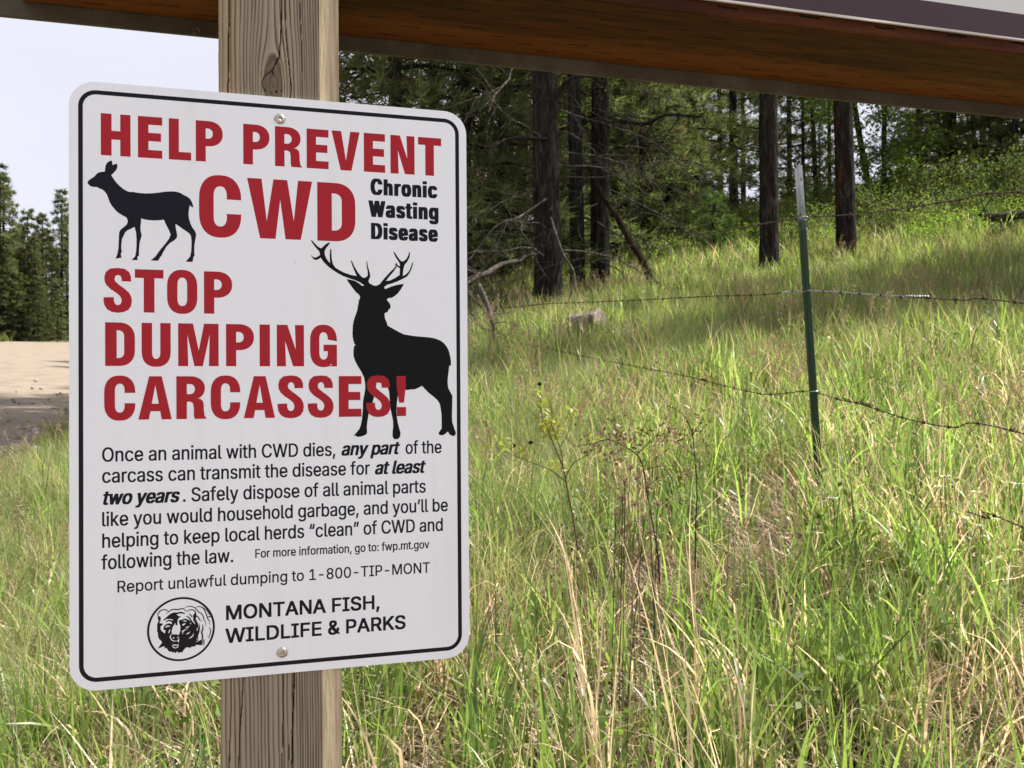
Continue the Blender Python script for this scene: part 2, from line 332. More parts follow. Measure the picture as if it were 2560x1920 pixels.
# print layout of the warning sign, millimetres from the sign centre
DATA = {'fawn': [[-139.71, 152.27], [-138.86, 153.68], [-136.87, 155.43], [-134.98, 156.74], [-133.88, 158.44], [-132.13, 160.07], [-129.63, 160.88], [-127.77, 160.99], [-127.52, 162.54], [-127.22, 165.56], [-126.36, 167.53], [-124.85, 169], [-122.94, 169.83], [-122.49, 168.32], [-122.29, 166.25], [-120.82, 167.22], [-119.31, 167.7], [-118.96, 166.35], [-119.06, 164.42], [-119.82, 162.73], [-121.59, 160.43], [-123.25, 158.69], [-121.59, 156.04], [-119.57, 153.14], [-117.05, 150.54], [-114.52, 148.48], [-112.23, 147.23], [-110.45, 146.67], [-107.91, 146.86], [-104.84, 146.36], [-99.72, 146.14], [-94.57, 146.52], [-89.92, 147.33], [-85.25, 148.3], [-81.09, 148.81], [-77.43, 148.84], [-74.56, 148.15], [-71.67, 146.52], [-69.04, 145.26], [-67.2, 143.78], [-65.89, 141.61], [-65.1, 139.13], [-64.79, 137.18], [-65.89, 137.4], [-66.95, 138.47], [-67.32, 139.01], [-68.01, 135.34], [-68.28, 131.97], [-68.02, 128.62], [-66.97, 124.75], [-65.39, 121.45], [-63.81, 119.28], [-62.76, 117.08], [-62.87, 114.83], [-63.56, 111.44], [-64.09, 107.49], [-64.21, 103], [-63.95, 99.37], [-64.79, 99.06], [-65.01, 97.65], [-65.17, 95.97], [-65.7, 94.94], [-70.44, 94.96], [-69.12, 96.68], [-67.27, 98.98], [-66.48, 102.92], [-66.21, 107.41], [-66.2, 111.33], [-66.56, 114.68], [-67.25, 116.33], [-69.09, 117.94], [-72.24, 120.04], [-75.12, 122.15], [-77.84, 123.82], [-77.48, 120.38], [-76.85, 117.06], [-76.54, 114.28], [-77.23, 112.58], [-79.06, 110.84], [-81.67, 109.07], [-84.27, 106.19], [-86.09, 102.79], [-87.39, 100.25], [-87.91, 98.57], [-88.85, 97.98], [-89.47, 96.3], [-90.51, 94.99], [-95.66, 94.99], [-94.12, 96.42], [-92.05, 98.43], [-90.5, 100.97], [-87.91, 104.67], [-84.79, 108.67], [-82.44, 112.38], [-81.29, 115.49], [-82.17, 117.96], [-83.99, 121.77], [-85.29, 124.5], [-86.01, 126.69], [-88.91, 126.17], [-93.05, 125.76], [-97.17, 125.85], [-100.25, 126.27], [-102.3, 126.89], [-102.41, 124.29], [-102.82, 120.41], [-102.67, 117.11], [-101.96, 114.38], [-102.32, 112.15], [-103.24, 109.36], [-103.61, 106.04], [-103.87, 101.62], [-103.87, 98.31], [-104.89, 97.72], [-105.05, 96.34], [-104.74, 94.97], [-109.08, 94.83], [-107.95, 96.24], [-106.68, 97.66], [-106.01, 100.99], [-105.65, 105.96], [-105.64, 111.47], [-106, 115.87], [-106.66, 119.15], [-107.06, 120.12], [-109.46, 118.75], [-112.01, 117.27], [-113.53, 115.83], [-114.55, 113.32], [-115.66, 111.08], [-116.17, 107.77], [-116.33, 103.92], [-115.93, 100.64], [-116.69, 99.41], [-116.48, 97.88], [-116.18, 96.41], [-120.38, 95.45], [-119.72, 97.23], [-118.86, 99.99], [-118.35, 103.85], [-118.09, 108.79], [-117.94, 113.73], [-117.68, 115.94], [-116.57, 117.9], [-114.54, 119.64], [-112.76, 121.36], [-111.75, 123.6], [-112, 125.52], [-112.76, 127.13], [-115.55, 128.65], [-118.08, 130.18], [-120.1, 132], [-122.61, 135.17], [-124.37, 138.09], [-125.38, 141.32], [-126.38, 144.01], [-128.13, 146.37], [-129.89, 147.64], [-131.64, 148.2], [-133.14, 149.1], [-135.38, 148.98], [-137.13, 149.26], [-138.37, 150.17], [-139.36, 151.2]], 'bull': [[66.43, 80.36], [64.38, 80.01], [62.05, 82.02], [58.56, 83.99], [55.07, 84.78], [52.17, 85], [53.9, 82.11], [56.51, 78.65], [59.11, 75.18], [61.73, 72.88], [62.89, 71.44], [62.59, 69.08], [61.54, 67.88], [62.12, 67.12], [61.3, 66.11], [61.82, 65.53], [60.82, 64.92], [61.7, 64.35], [60.94, 63.45], [60.81, 61.1], [59.75, 57.55], [58.46, 54], [57.28, 50.17], [57.63, 49.76], [56.98, 48.11], [56.79, 44], [56.55, 41.06], [56.83, 39.3], [56.54, 38.71], [57.12, 36.95], [57.23, 35.19], [57.92, 33.73], [57.8, 32.85], [59.08, 31.68], [57.79, 30.67], [57.31, 26.55], [57.36, 23.03], [58.34, 19.51], [60.65, 14.81], [63.55, 10.11], [65.75, 5.39], [66.56, 0.68], [66.72, -3.44], [66.12, -7.56], [65.1, -12.25], [64.74, -16.36], [64.73, -19.89], [64.3, -24.59], [64, -28.11], [63.1, -32.79], [61.92, -36.29], [59.58, -39.18], [56.96, -42.16], [59.17, -41.69], [59.4, -42.81], [62.19, -42.75], [65.11, -42.12], [67.58, -40.82], [68.05, -39.36], [67.83, -34.65], [68.2, -31.12], [69.16, -25.26], [69.88, -20.55], [72.54, -15.29], [73.73, -10.58], [74.93, -5.87], [75.84, 1.21], [79.38, 0.89], [84.7, -1.81], [85.99, -5.97], [86.45, -11.31], [86.9, -16.65], [87.12, -20.21], [88.18, -24.97], [89.23, -30.33], [89.33, -35.08], [88.83, -39.22], [88.7, -42.78], [89.59, -44.87], [90.95, -45.68], [91.37, -45.09], [91.97, -45.52], [93.76, -44.97], [95.14, -42.92], [95.28, -39.95], [94.1, -35.77], [93.04, -31.59], [92.34, -26.82], [92.06, -22.66], [92.38, -16.72], [93, -11.38], [93.61, -7.82], [95.42, -5.46], [99.31, -4.77], [101.42, -5.03], [104.43, -4.52], [106.84, -4.66], [109.87, -3.49], [113.51, -1.72], [115.93, -4.43], [118.96, -7.46], [123.21, -10.81], [126.26, -13.55], [128.39, -16.89], [129.17, -21.42], [129.76, -26.25], [129.86, -32.27], [129.71, -37.39], [128.29, -39.17], [126.75, -41.54], [127.73, -41.56], [127.48, -42.58], [129.81, -43], [132.27, -42.27], [135.05, -39.92], [136.27, -42.06], [138.43, -43.49], [139.97, -43.83], [141.22, -43.07], [141.91, -41.27], [140.93, -38.53], [139.71, -34.88], [138.79, -31.84], [138.63, -26.39], [138.85, -19.14], [139.08, -10.07], [136.75, -5.81], [135.53, -3.38], [135.06, 1.45], [135.45, 6.29], [136.09, 11.12], [136.54, 15.05], [137.84, 14.93], [138.1, 18.98], [137.5, 22.61], [136.29, 27.45], [134.46, 31.07], [132.01, 34.08], [128.94, 36.17], [124.04, 37.94], [119.16, 38.68], [113.08, 39.05], [105.82, 39.71], [98.6, 40.84], [93.82, 43.06], [89.05, 45.7], [85.19, 47.86], [84.31, 50.81], [83.25, 53.17], [82.85, 55.24], [82.74, 57.91], [84.64, 58.83], [85.83, 60.04], [86.02, 61.23], [87.33, 61.85], [87.75, 63.64], [87.34, 65.71], [85.86, 67.46], [84.5, 69.22], [86.17, 70.56], [88.85, 70.79], [91.54, 72.64], [93.94, 74.77], [96.35, 78.11], [98.17, 81.14], [98.53, 82.52], [95.77, 82.09], [92.18, 81.29], [87.99, 79.88], [83.23, 77.8], [82.52, 79.57], [85.02, 81.41], [89.2, 82.7], [93.38, 84.42], [97.59, 86.5], [101.2, 88.56], [103.02, 90.83], [104.84, 94.17], [106.06, 97.8], [106.38, 100.51], [105.77, 100.79], [104.85, 97.17], [103.33, 93.53], [100.61, 90.46], [97.9, 88.89], [98.21, 92.78], [98.71, 95.79], [99.44, 98.2], [101.86, 101.26], [103.68, 104.92], [104.05, 107.92], [103.4, 109.58], [102.78, 106.68], [101.26, 103.64], [99.15, 101.48], [96.75, 101.1], [94.66, 103.42], [92.28, 106.92], [90.5, 109.24], [90.37, 108.34], [91.97, 104.52], [94.65, 100.73], [95.54, 98.67], [95.59, 96.89], [93.44, 98.01], [93.03, 100.09], [92.73, 99.9], [92.36, 98.58], [91.05, 99.01], [90.93, 98.65], [92.54, 97.69], [90.44, 94.94], [86.85, 91.27], [83.27, 87.3], [80.58, 83.97], [78.8, 81.55], [77.32, 81.04], [76.73, 80.32], [74.37, 80.38], [72.01, 81.38], [70.25, 82.52], [69.79, 84.28], [70.56, 86.07], [71.33, 87.87], [70.87, 90.81], [70, 93.74], [69.13, 97.26], [68.73, 100.08], [68.09, 100.06], [68.42, 96.06], [69.11, 91.94], [69.22, 88.4], [67.34, 86.87], [65.58, 86.53], [63.24, 88.24], [60.92, 91.41], [58.6, 95.17], [56.75, 99.23], [56, 100.67], [55.59, 100.25], [56.57, 96.87], [58.3, 92.51], [60.32, 87.86], [55.67, 88.61], [50.45, 90.23], [46.42, 92.16], [43.25, 94.12], [41.25, 96.98], [40.4, 101.04], [40.13, 105.71], [40.02, 108.92], [39.28, 109.07], [38.86, 105.08], [38.85, 100.99], [39.07, 97.5], [36.67, 100.34], [34.97, 103.78], [34.69, 106.69], [35.55, 109.05], [37.57, 111.75], [39.01, 113.96], [38.55, 114.53], [36.14, 113.16], [33.84, 111.03], [32.13, 109.22], [29.85, 110.3], [27.3, 112.82], [25.31, 115.07], [24.29, 115.9], [24.18, 115.14], [25.87, 112.19], [28.42, 109.08], [30.69, 106.55], [31.08, 103.94], [28.68, 102.11], [26.98, 101.65], [25.28, 102.29], [24.26, 103.71], [24.03, 103.29], [25.16, 101.41], [26.69, 99.9], [28.68, 99.84], [30.39, 100.83], [31.65, 101.8], [33.81, 98.5], [36.66, 95.67], [40.09, 92.85], [44.68, 89.95], [49.29, 87.56], [53.92, 85.92], [58.56, 84.58], [62.64, 82.92]], 'bull_hole': [[93.14, 96.81], [95.58, 95.27], [95.32, 89.72], [91.6, 87.23], [87.42, 85.04], [83.97, 84.53], [86.84, 88.29], [90.43, 92.56]], 'bear': {'ring_c': [-74.45, -187.64], 'ring_pts': [[-98.57, -187.19], [-49.75, -187.4], [-72.5, -163.79], [-76.23, -211.37]], 'face': [[-87.59, -180.59], [-86.56, -178.84], [-84.49, -177.17], [-83.45, -176.15], [-81.72, -175], [-79.64, -174.42], [-77.56, -174.59], [-75.13, -174.23], [-73.39, -174.55], [-71.65, -175.61], [-72, -176.32], [-74.09, -175.6], [-76.18, -175.62], [-77.74, -176.23], [-76.18, -177.46], [-74.44, -177.97], [-76.53, -179.28], [-77.05, -181.08], [-77.23, -184.38], [-78.44, -184.47], [-78.62, -182.43], [-80, -184.52], [-80.7, -185.94], [-81.39, -188.46], [-81.05, -190.32], [-82.26, -191.32], [-82.78, -193.12], [-81.75, -195.41], [-79.68, -196.7], [-77.25, -196.36], [-76.21, -197.74], [-75.86, -194.45], [-76.2, -191.84], [-75.15, -188.98], [-74.97, -185.31], [-76.01, -182.64], [-76.18, -180.78], [-73.75, -180.24], [-71.66, -179.67], [-69.56, -180.58], [-67.82, -181.83], [-66.07, -183.08], [-65.71, -180.15], [-66.06, -177.9], [-65.01, -176.5], [-64.13, -174.72], [-63.43, -176.62], [-63.26, -178.86], [-63.96, -180.66], [-62.56, -183.37], [-61.86, -186.39], [-61.69, -190.12], [-62.23, -193.78], [-63.29, -196.28], [-62.23, -197.12], [-64.34, -198.41], [-62.23, -197.86], [-60.3, -196.91], [-59.07, -197.76], [-59.78, -201.04], [-62.24, -200.82], [-64.17, -200.47], [-64, -201.59], [-67.15, -201.68], [-67.68, -202.74], [-68.9, -202.08], [-70.99, -201.89], [-72.56, -203.6], [-73.79, -205.52], [-75.18, -205.21], [-76.39, -205.83], [-77.43, -204.26], [-78.65, -205.7], [-79.69, -204.43], [-80.21, -205.3], [-81.76, -204.06], [-83.14, -204.11], [-84.52, -202.15], [-85.04, -201], [-86.76, -201.4], [-86.24, -199.61], [-87.62, -199.86], [-91.23, -201.18], [-90.02, -199.09], [-88.13, -196.69], [-88.99, -195.15], [-90.53, -193.55], [-91.05, -191.31], [-91.21, -188.73], [-91.73, -188.32], [-91.66, -185.03], [-91.72, -183.19], [-91.2, -181.03], [-90.52, -180.35], [-91.2, -178.1], [-91.03, -176.28], [-89.31, -176.78], [-88.97, -179.01], [-90, -181.86], [-88.28, -182], [-87.43, -182.81], [-89.32, -184.49], [-88.64, -187.84], [-86.23, -189.52], [-85.54, -187.74], [-87.26, -186.86], [-86.91, -184.69], [-85.88, -183.3], [-84.15, -182.53], [-82.42, -182.48], [-81.39, -183.3], [-81.04, -181.86], [-83.11, -180.77], [-85.53, -181.49], [-86.22, -181.99], [-85.01, -180.43], [-83.11, -179.67], [-80, -180.66], [-81.04, -179.47], [-84.49, -179.01], [-86.56, -179.94]], 'white': [[[-88.63, -184.91], [-87.6, -185.36], [-86.91, -187.26], [-85.88, -188.44], [-86.16, -189.89], [-87.26, -189.06], [-88.29, -187.51], [-89.39, -186.5]], [[-85.88, -185.14], [-84.5, -183.78], [-83.12, -184.27], [-82.08, -184.72], [-83.12, -185], [-84.5, -185.07], [-85.02, -185.58]], [[-83.12, -187.57], [-82.43, -186.9], [-82.78, -189.44], [-83.82, -190.09]], [[-73.58, -181.36], [-71.66, -180.96], [-70.09, -182.02], [-72.01, -181.86]], [[-73.75, -184.3], [-72.71, -183.46], [-71.14, -183.22], [-72.19, -184.62], [-73.41, -185.07]], [[-71.49, -186.7], [-69.92, -185.91], [-68.17, -185.69], [-69.22, -186.52], [-70.97, -186.93]], [[-73.94, -189.08], [-72.72, -188.45], [-70.62, -187.52], [-69.22, -187.26], [-71.67, -188.54], [-73.07, -189.9], [-73.42, -191.9]], [[-70.98, -191.55], [-69.23, -190.59], [-67.83, -189.78], [-68.88, -191.36], [-70.28, -191.91]], [[-69.24, -195.4], [-67.49, -194.07], [-66.08, -192.71], [-65.21, -190.93], [-65.74, -193.48], [-67.14, -194.84]], [[-67.99, -182.93], [-67.12, -183.92], [-67.82, -184.42]], [[-68.51, -178.44], [-66.42, -180.46], [-64.67, -183.2], [-64.49, -184.69], [-66.42, -181.94]], [[-81.41, -198.75], [-80.03, -200.72], [-78.3, -201.42], [-76.21, -199.95], [-76.91, -201.36], [-78.64, -201.95], [-80.37, -201.24]], [[-80.72, -198.08], [-80.2, -199.23], [-80.03, -199.98], [-79.68, -199.83], [-77.25, -199.86], [-76.73, -200.27], [-76.21, -198.11], [-76.9, -199.34], [-78.99, -198.97], [-79.68, -199.09]], [[-80.71, -193.67], [-79.67, -193.2], [-79.33, -194.15], [-80.02, -194.28]], [[-77.42, -193.58], [-76.2, -193.13], [-76.55, -194.02], [-77.24, -194.26]], [[-63.09, -187.4], [-62.57, -187.45], [-62.64, -189.67], [-63.2, -189.62]], [[-80, -184.52], [-78.44, -184.47], [-77.23, -184.38], [-76.19, -182.99], [-75.08, -185.3], [-75.33, -188.97], [-76.37, -191.64], [-79.67, -191.18], [-81.05, -190.69], [-81.22, -188.47], [-80.63, -186.31]]], 'lines': [[[[-90.68, -177.41], [-91.2, -175.53], [-90.51, -173.76], [-88.96, -172.23], [-86.55, -171.79], [-84.48, -172.57], [-83.1, -173.97]], 0.76], [[[-85.18, -175.09], [-82.41, -172.92], [-79.99, -172], [-76.87, -172.43], [-73.74, -171.93], [-71.99, -172.81], [-70.25, -174.61]], 0.82], [[[-70.25, -174.61], [-68.85, -173.42], [-66.75, -173.33], [-65, -174.09], [-63.95, -175.84], [-63.43, -178.85]], 0.76], [[[-71.99, -171.52], [-70.6, -170.81], [-67.8, -170.54], [-65.35, -171.47], [-63.6, -172.9], [-61.84, -175.27], [-59.74, -176.92], [-58.33, -179.26], [-57.98, -181.51], [-56.75, -183.84], [-56.65, -186.83]], 0.69], [[[-64.12, -171.75], [-62.19, -171.23], [-59.73, -171.72], [-57.97, -173.34], [-56.91, -175.65], [-55.86, -178.71], [-55.16, -181], [-54.1, -182.94], [-53.4, -186.16]], 0.76], [[[-58.67, -172.17], [-56.21, -174.22], [-54.44, -176.96], [-53.56, -179.45]], 0.48], [[[-55.86, -180.01], [-53.74, -179.62], [-52.32, -180.11]], 0.69], [[[-68.86, -176.2], [-67.46, -177.42], [-66.41, -179.35]], 0.76], [[[-70.96, -177.88], [-68.86, -179.16], [-67.12, -181.89], [-65.72, -183.85]], 0.89], [[[-63.96, -177.7], [-62.2, -179.32], [-61.15, -181.26], [-59.92, -182.84]], 0.69], [[[-61.68, -184], [-61.23, -187.19], [-61.7, -190.86], [-62.58, -193.75], [-62.23, -197.49]], 0.76], [[[-59.05, -185.14], [-58.7, -188.51], [-59.58, -191.04], [-59.06, -194.05], [-59.42, -197.73], [-60.13, -200.64]], 1.03], [[[-54.28, -187.39], [-53.23, -190.09], [-53.41, -193.05], [-54.48, -196.3]], 0.62], [[[-55.18, -194.01], [-54.76, -195.91]], 0.89], [[[-58.01, -196.37], [-58.19, -198.95], [-59.78, -201.04]], 0.82], [[[-57.49, -199.76], [-58.37, -201.72]], 1.17]], 'nose': [[-81.05, -190.69], [-79.67, -191.18], [-77.93, -191.14], [-76.2, -192.03], [-75.68, -193.36], [-76.2, -194.79], [-77.59, -196.15], [-79.67, -195.96], [-81.23, -194.72], [-81.92, -193.19], [-81.74, -191.55]]}, 'runs': [['Chronic', 71.72, 127.25, 154.91, 13.29, 'H'], ['Wasting', 70.03, 128.23, 136.72, 13.41, 'H'], ['Disease', 71.99, 127.58, 118.53, 13.27, 'H'], ['Once an animal with CWD dies,', -129.96, 42.55, -57.81, 10.8, 'C'], ['any part', 46.85, 95.24, -57.76, 10.87, 'BI'], ['of the', 99.38, 129.59, -57.75, 10.75, 'C'], ['carcass can transmit the disease for', -129.97, 70.12, -73.67, 10.8, 'C'], ['at least', 73.7, 116.67, -73.76, 10.91, 'BI'], ['two years', -130.66, -74.42, -90.19, 10.85, 'BI'], ['. Safely dispose of all animal parts', -72.98, 116.11, -90.12, 10.86, 'C'], ['like you would household garbage, and you’ll be', -129.99, 134.67, -106.27, 10.79, 'C'], ['helping to keep local herds “clean” of CWD and', -130, 130.28, -122.45, 10.84, 'C'], ['following the law.', -130.7, -36.13, -138.61, 10.84, 'C'], ['For more information, go to: fwp.mt.gov', -19.72, 118.84, -136.27, 6.84, 'c'], ['Report unlawful dumping to 1-800-TIP-MONT', -119.48, 119.24, -156.47, 8.75, 'R'], ['MONTANA FISH,', -41.72, 77.48, -183.35, 11.42, 'M'], ['WILDLIFE & PARKS', -42.25, 98.65, -201.25, 11.41, 'M']], 'big': [['H', -130.43, -109.69, 173.47, 205.22], ['E', -104.46, -87.15, 173.47, 205.22], ['L', -82.43, -66.26, 173.47, 205.22], ['P', -62.86, -42.96, 173.47, 205.22], ['P', -27.65, -7.75, 173.47, 205.22], ['R', -3.54, 17.52, 173.47, 205.22], ['E', 20.97, 38.21, 173.47, 205.22], ['V', 40.66, 63.14, 173.47, 205.22], ['E', 66.51, 83.83, 173.47, 205.22], ['N', 88.27, 108.26, 173.47, 205.22], ['T', 111.25, 130.81, 173.47, 205.22], ['C', -60.62, -29.32, 115.47, 162.71], ['W', -24.87, 25.13, 115.47, 162.71], ['D', 29.11, 59.4, 115.47, 162.71], ['S', -128.84, -108.98, 55.14, 88.01], ['T', -106.87, -86.53, 55.14, 88.01], ['O', -83.96, -62.07, 55.14, 88.01], ['P', -57.2, -36.32, 55.14, 88.01], ['D', -127.71, -106.91, 14.31, 47.28], ['U', -102.21, -81.45, 14.31, 47.28], ['M', -76.11, -46.54, 14.31, 47.28], ['P', -41.05, -20.09, 14.31, 47.28], ['I', -15.87, -7.96, 14.31, 47.28], ['N', -2.76, 18.27, 14.31, 47.28], ['G', 23.02, 44.15, 14.31, 47.28], ['C', -128.43, -106.72, -26.44, 6.48], ['A', -104.6, -80.85, -26.44, 6.48], ['R', -77.49, -55.44, -26.44, 6.48], ['C', -52.45, -30.58, -26.44, 6.48], ['A', -27.93, -4.33, -26.44, 6.48], ['S', -2.35, 17.9, -26.44, 6.48], ['S', 20.94, 41.24, -26.44, 6.48], ['E', 45.47, 63.54, -26.44, 6.48], ['S', 67.37, 87.12, -26.44, 6.48], ['!', 92.26, 99.97, -26.44, 6.48]], 'screws': [[0.3, 211.19], [0.57, -211.89]]}
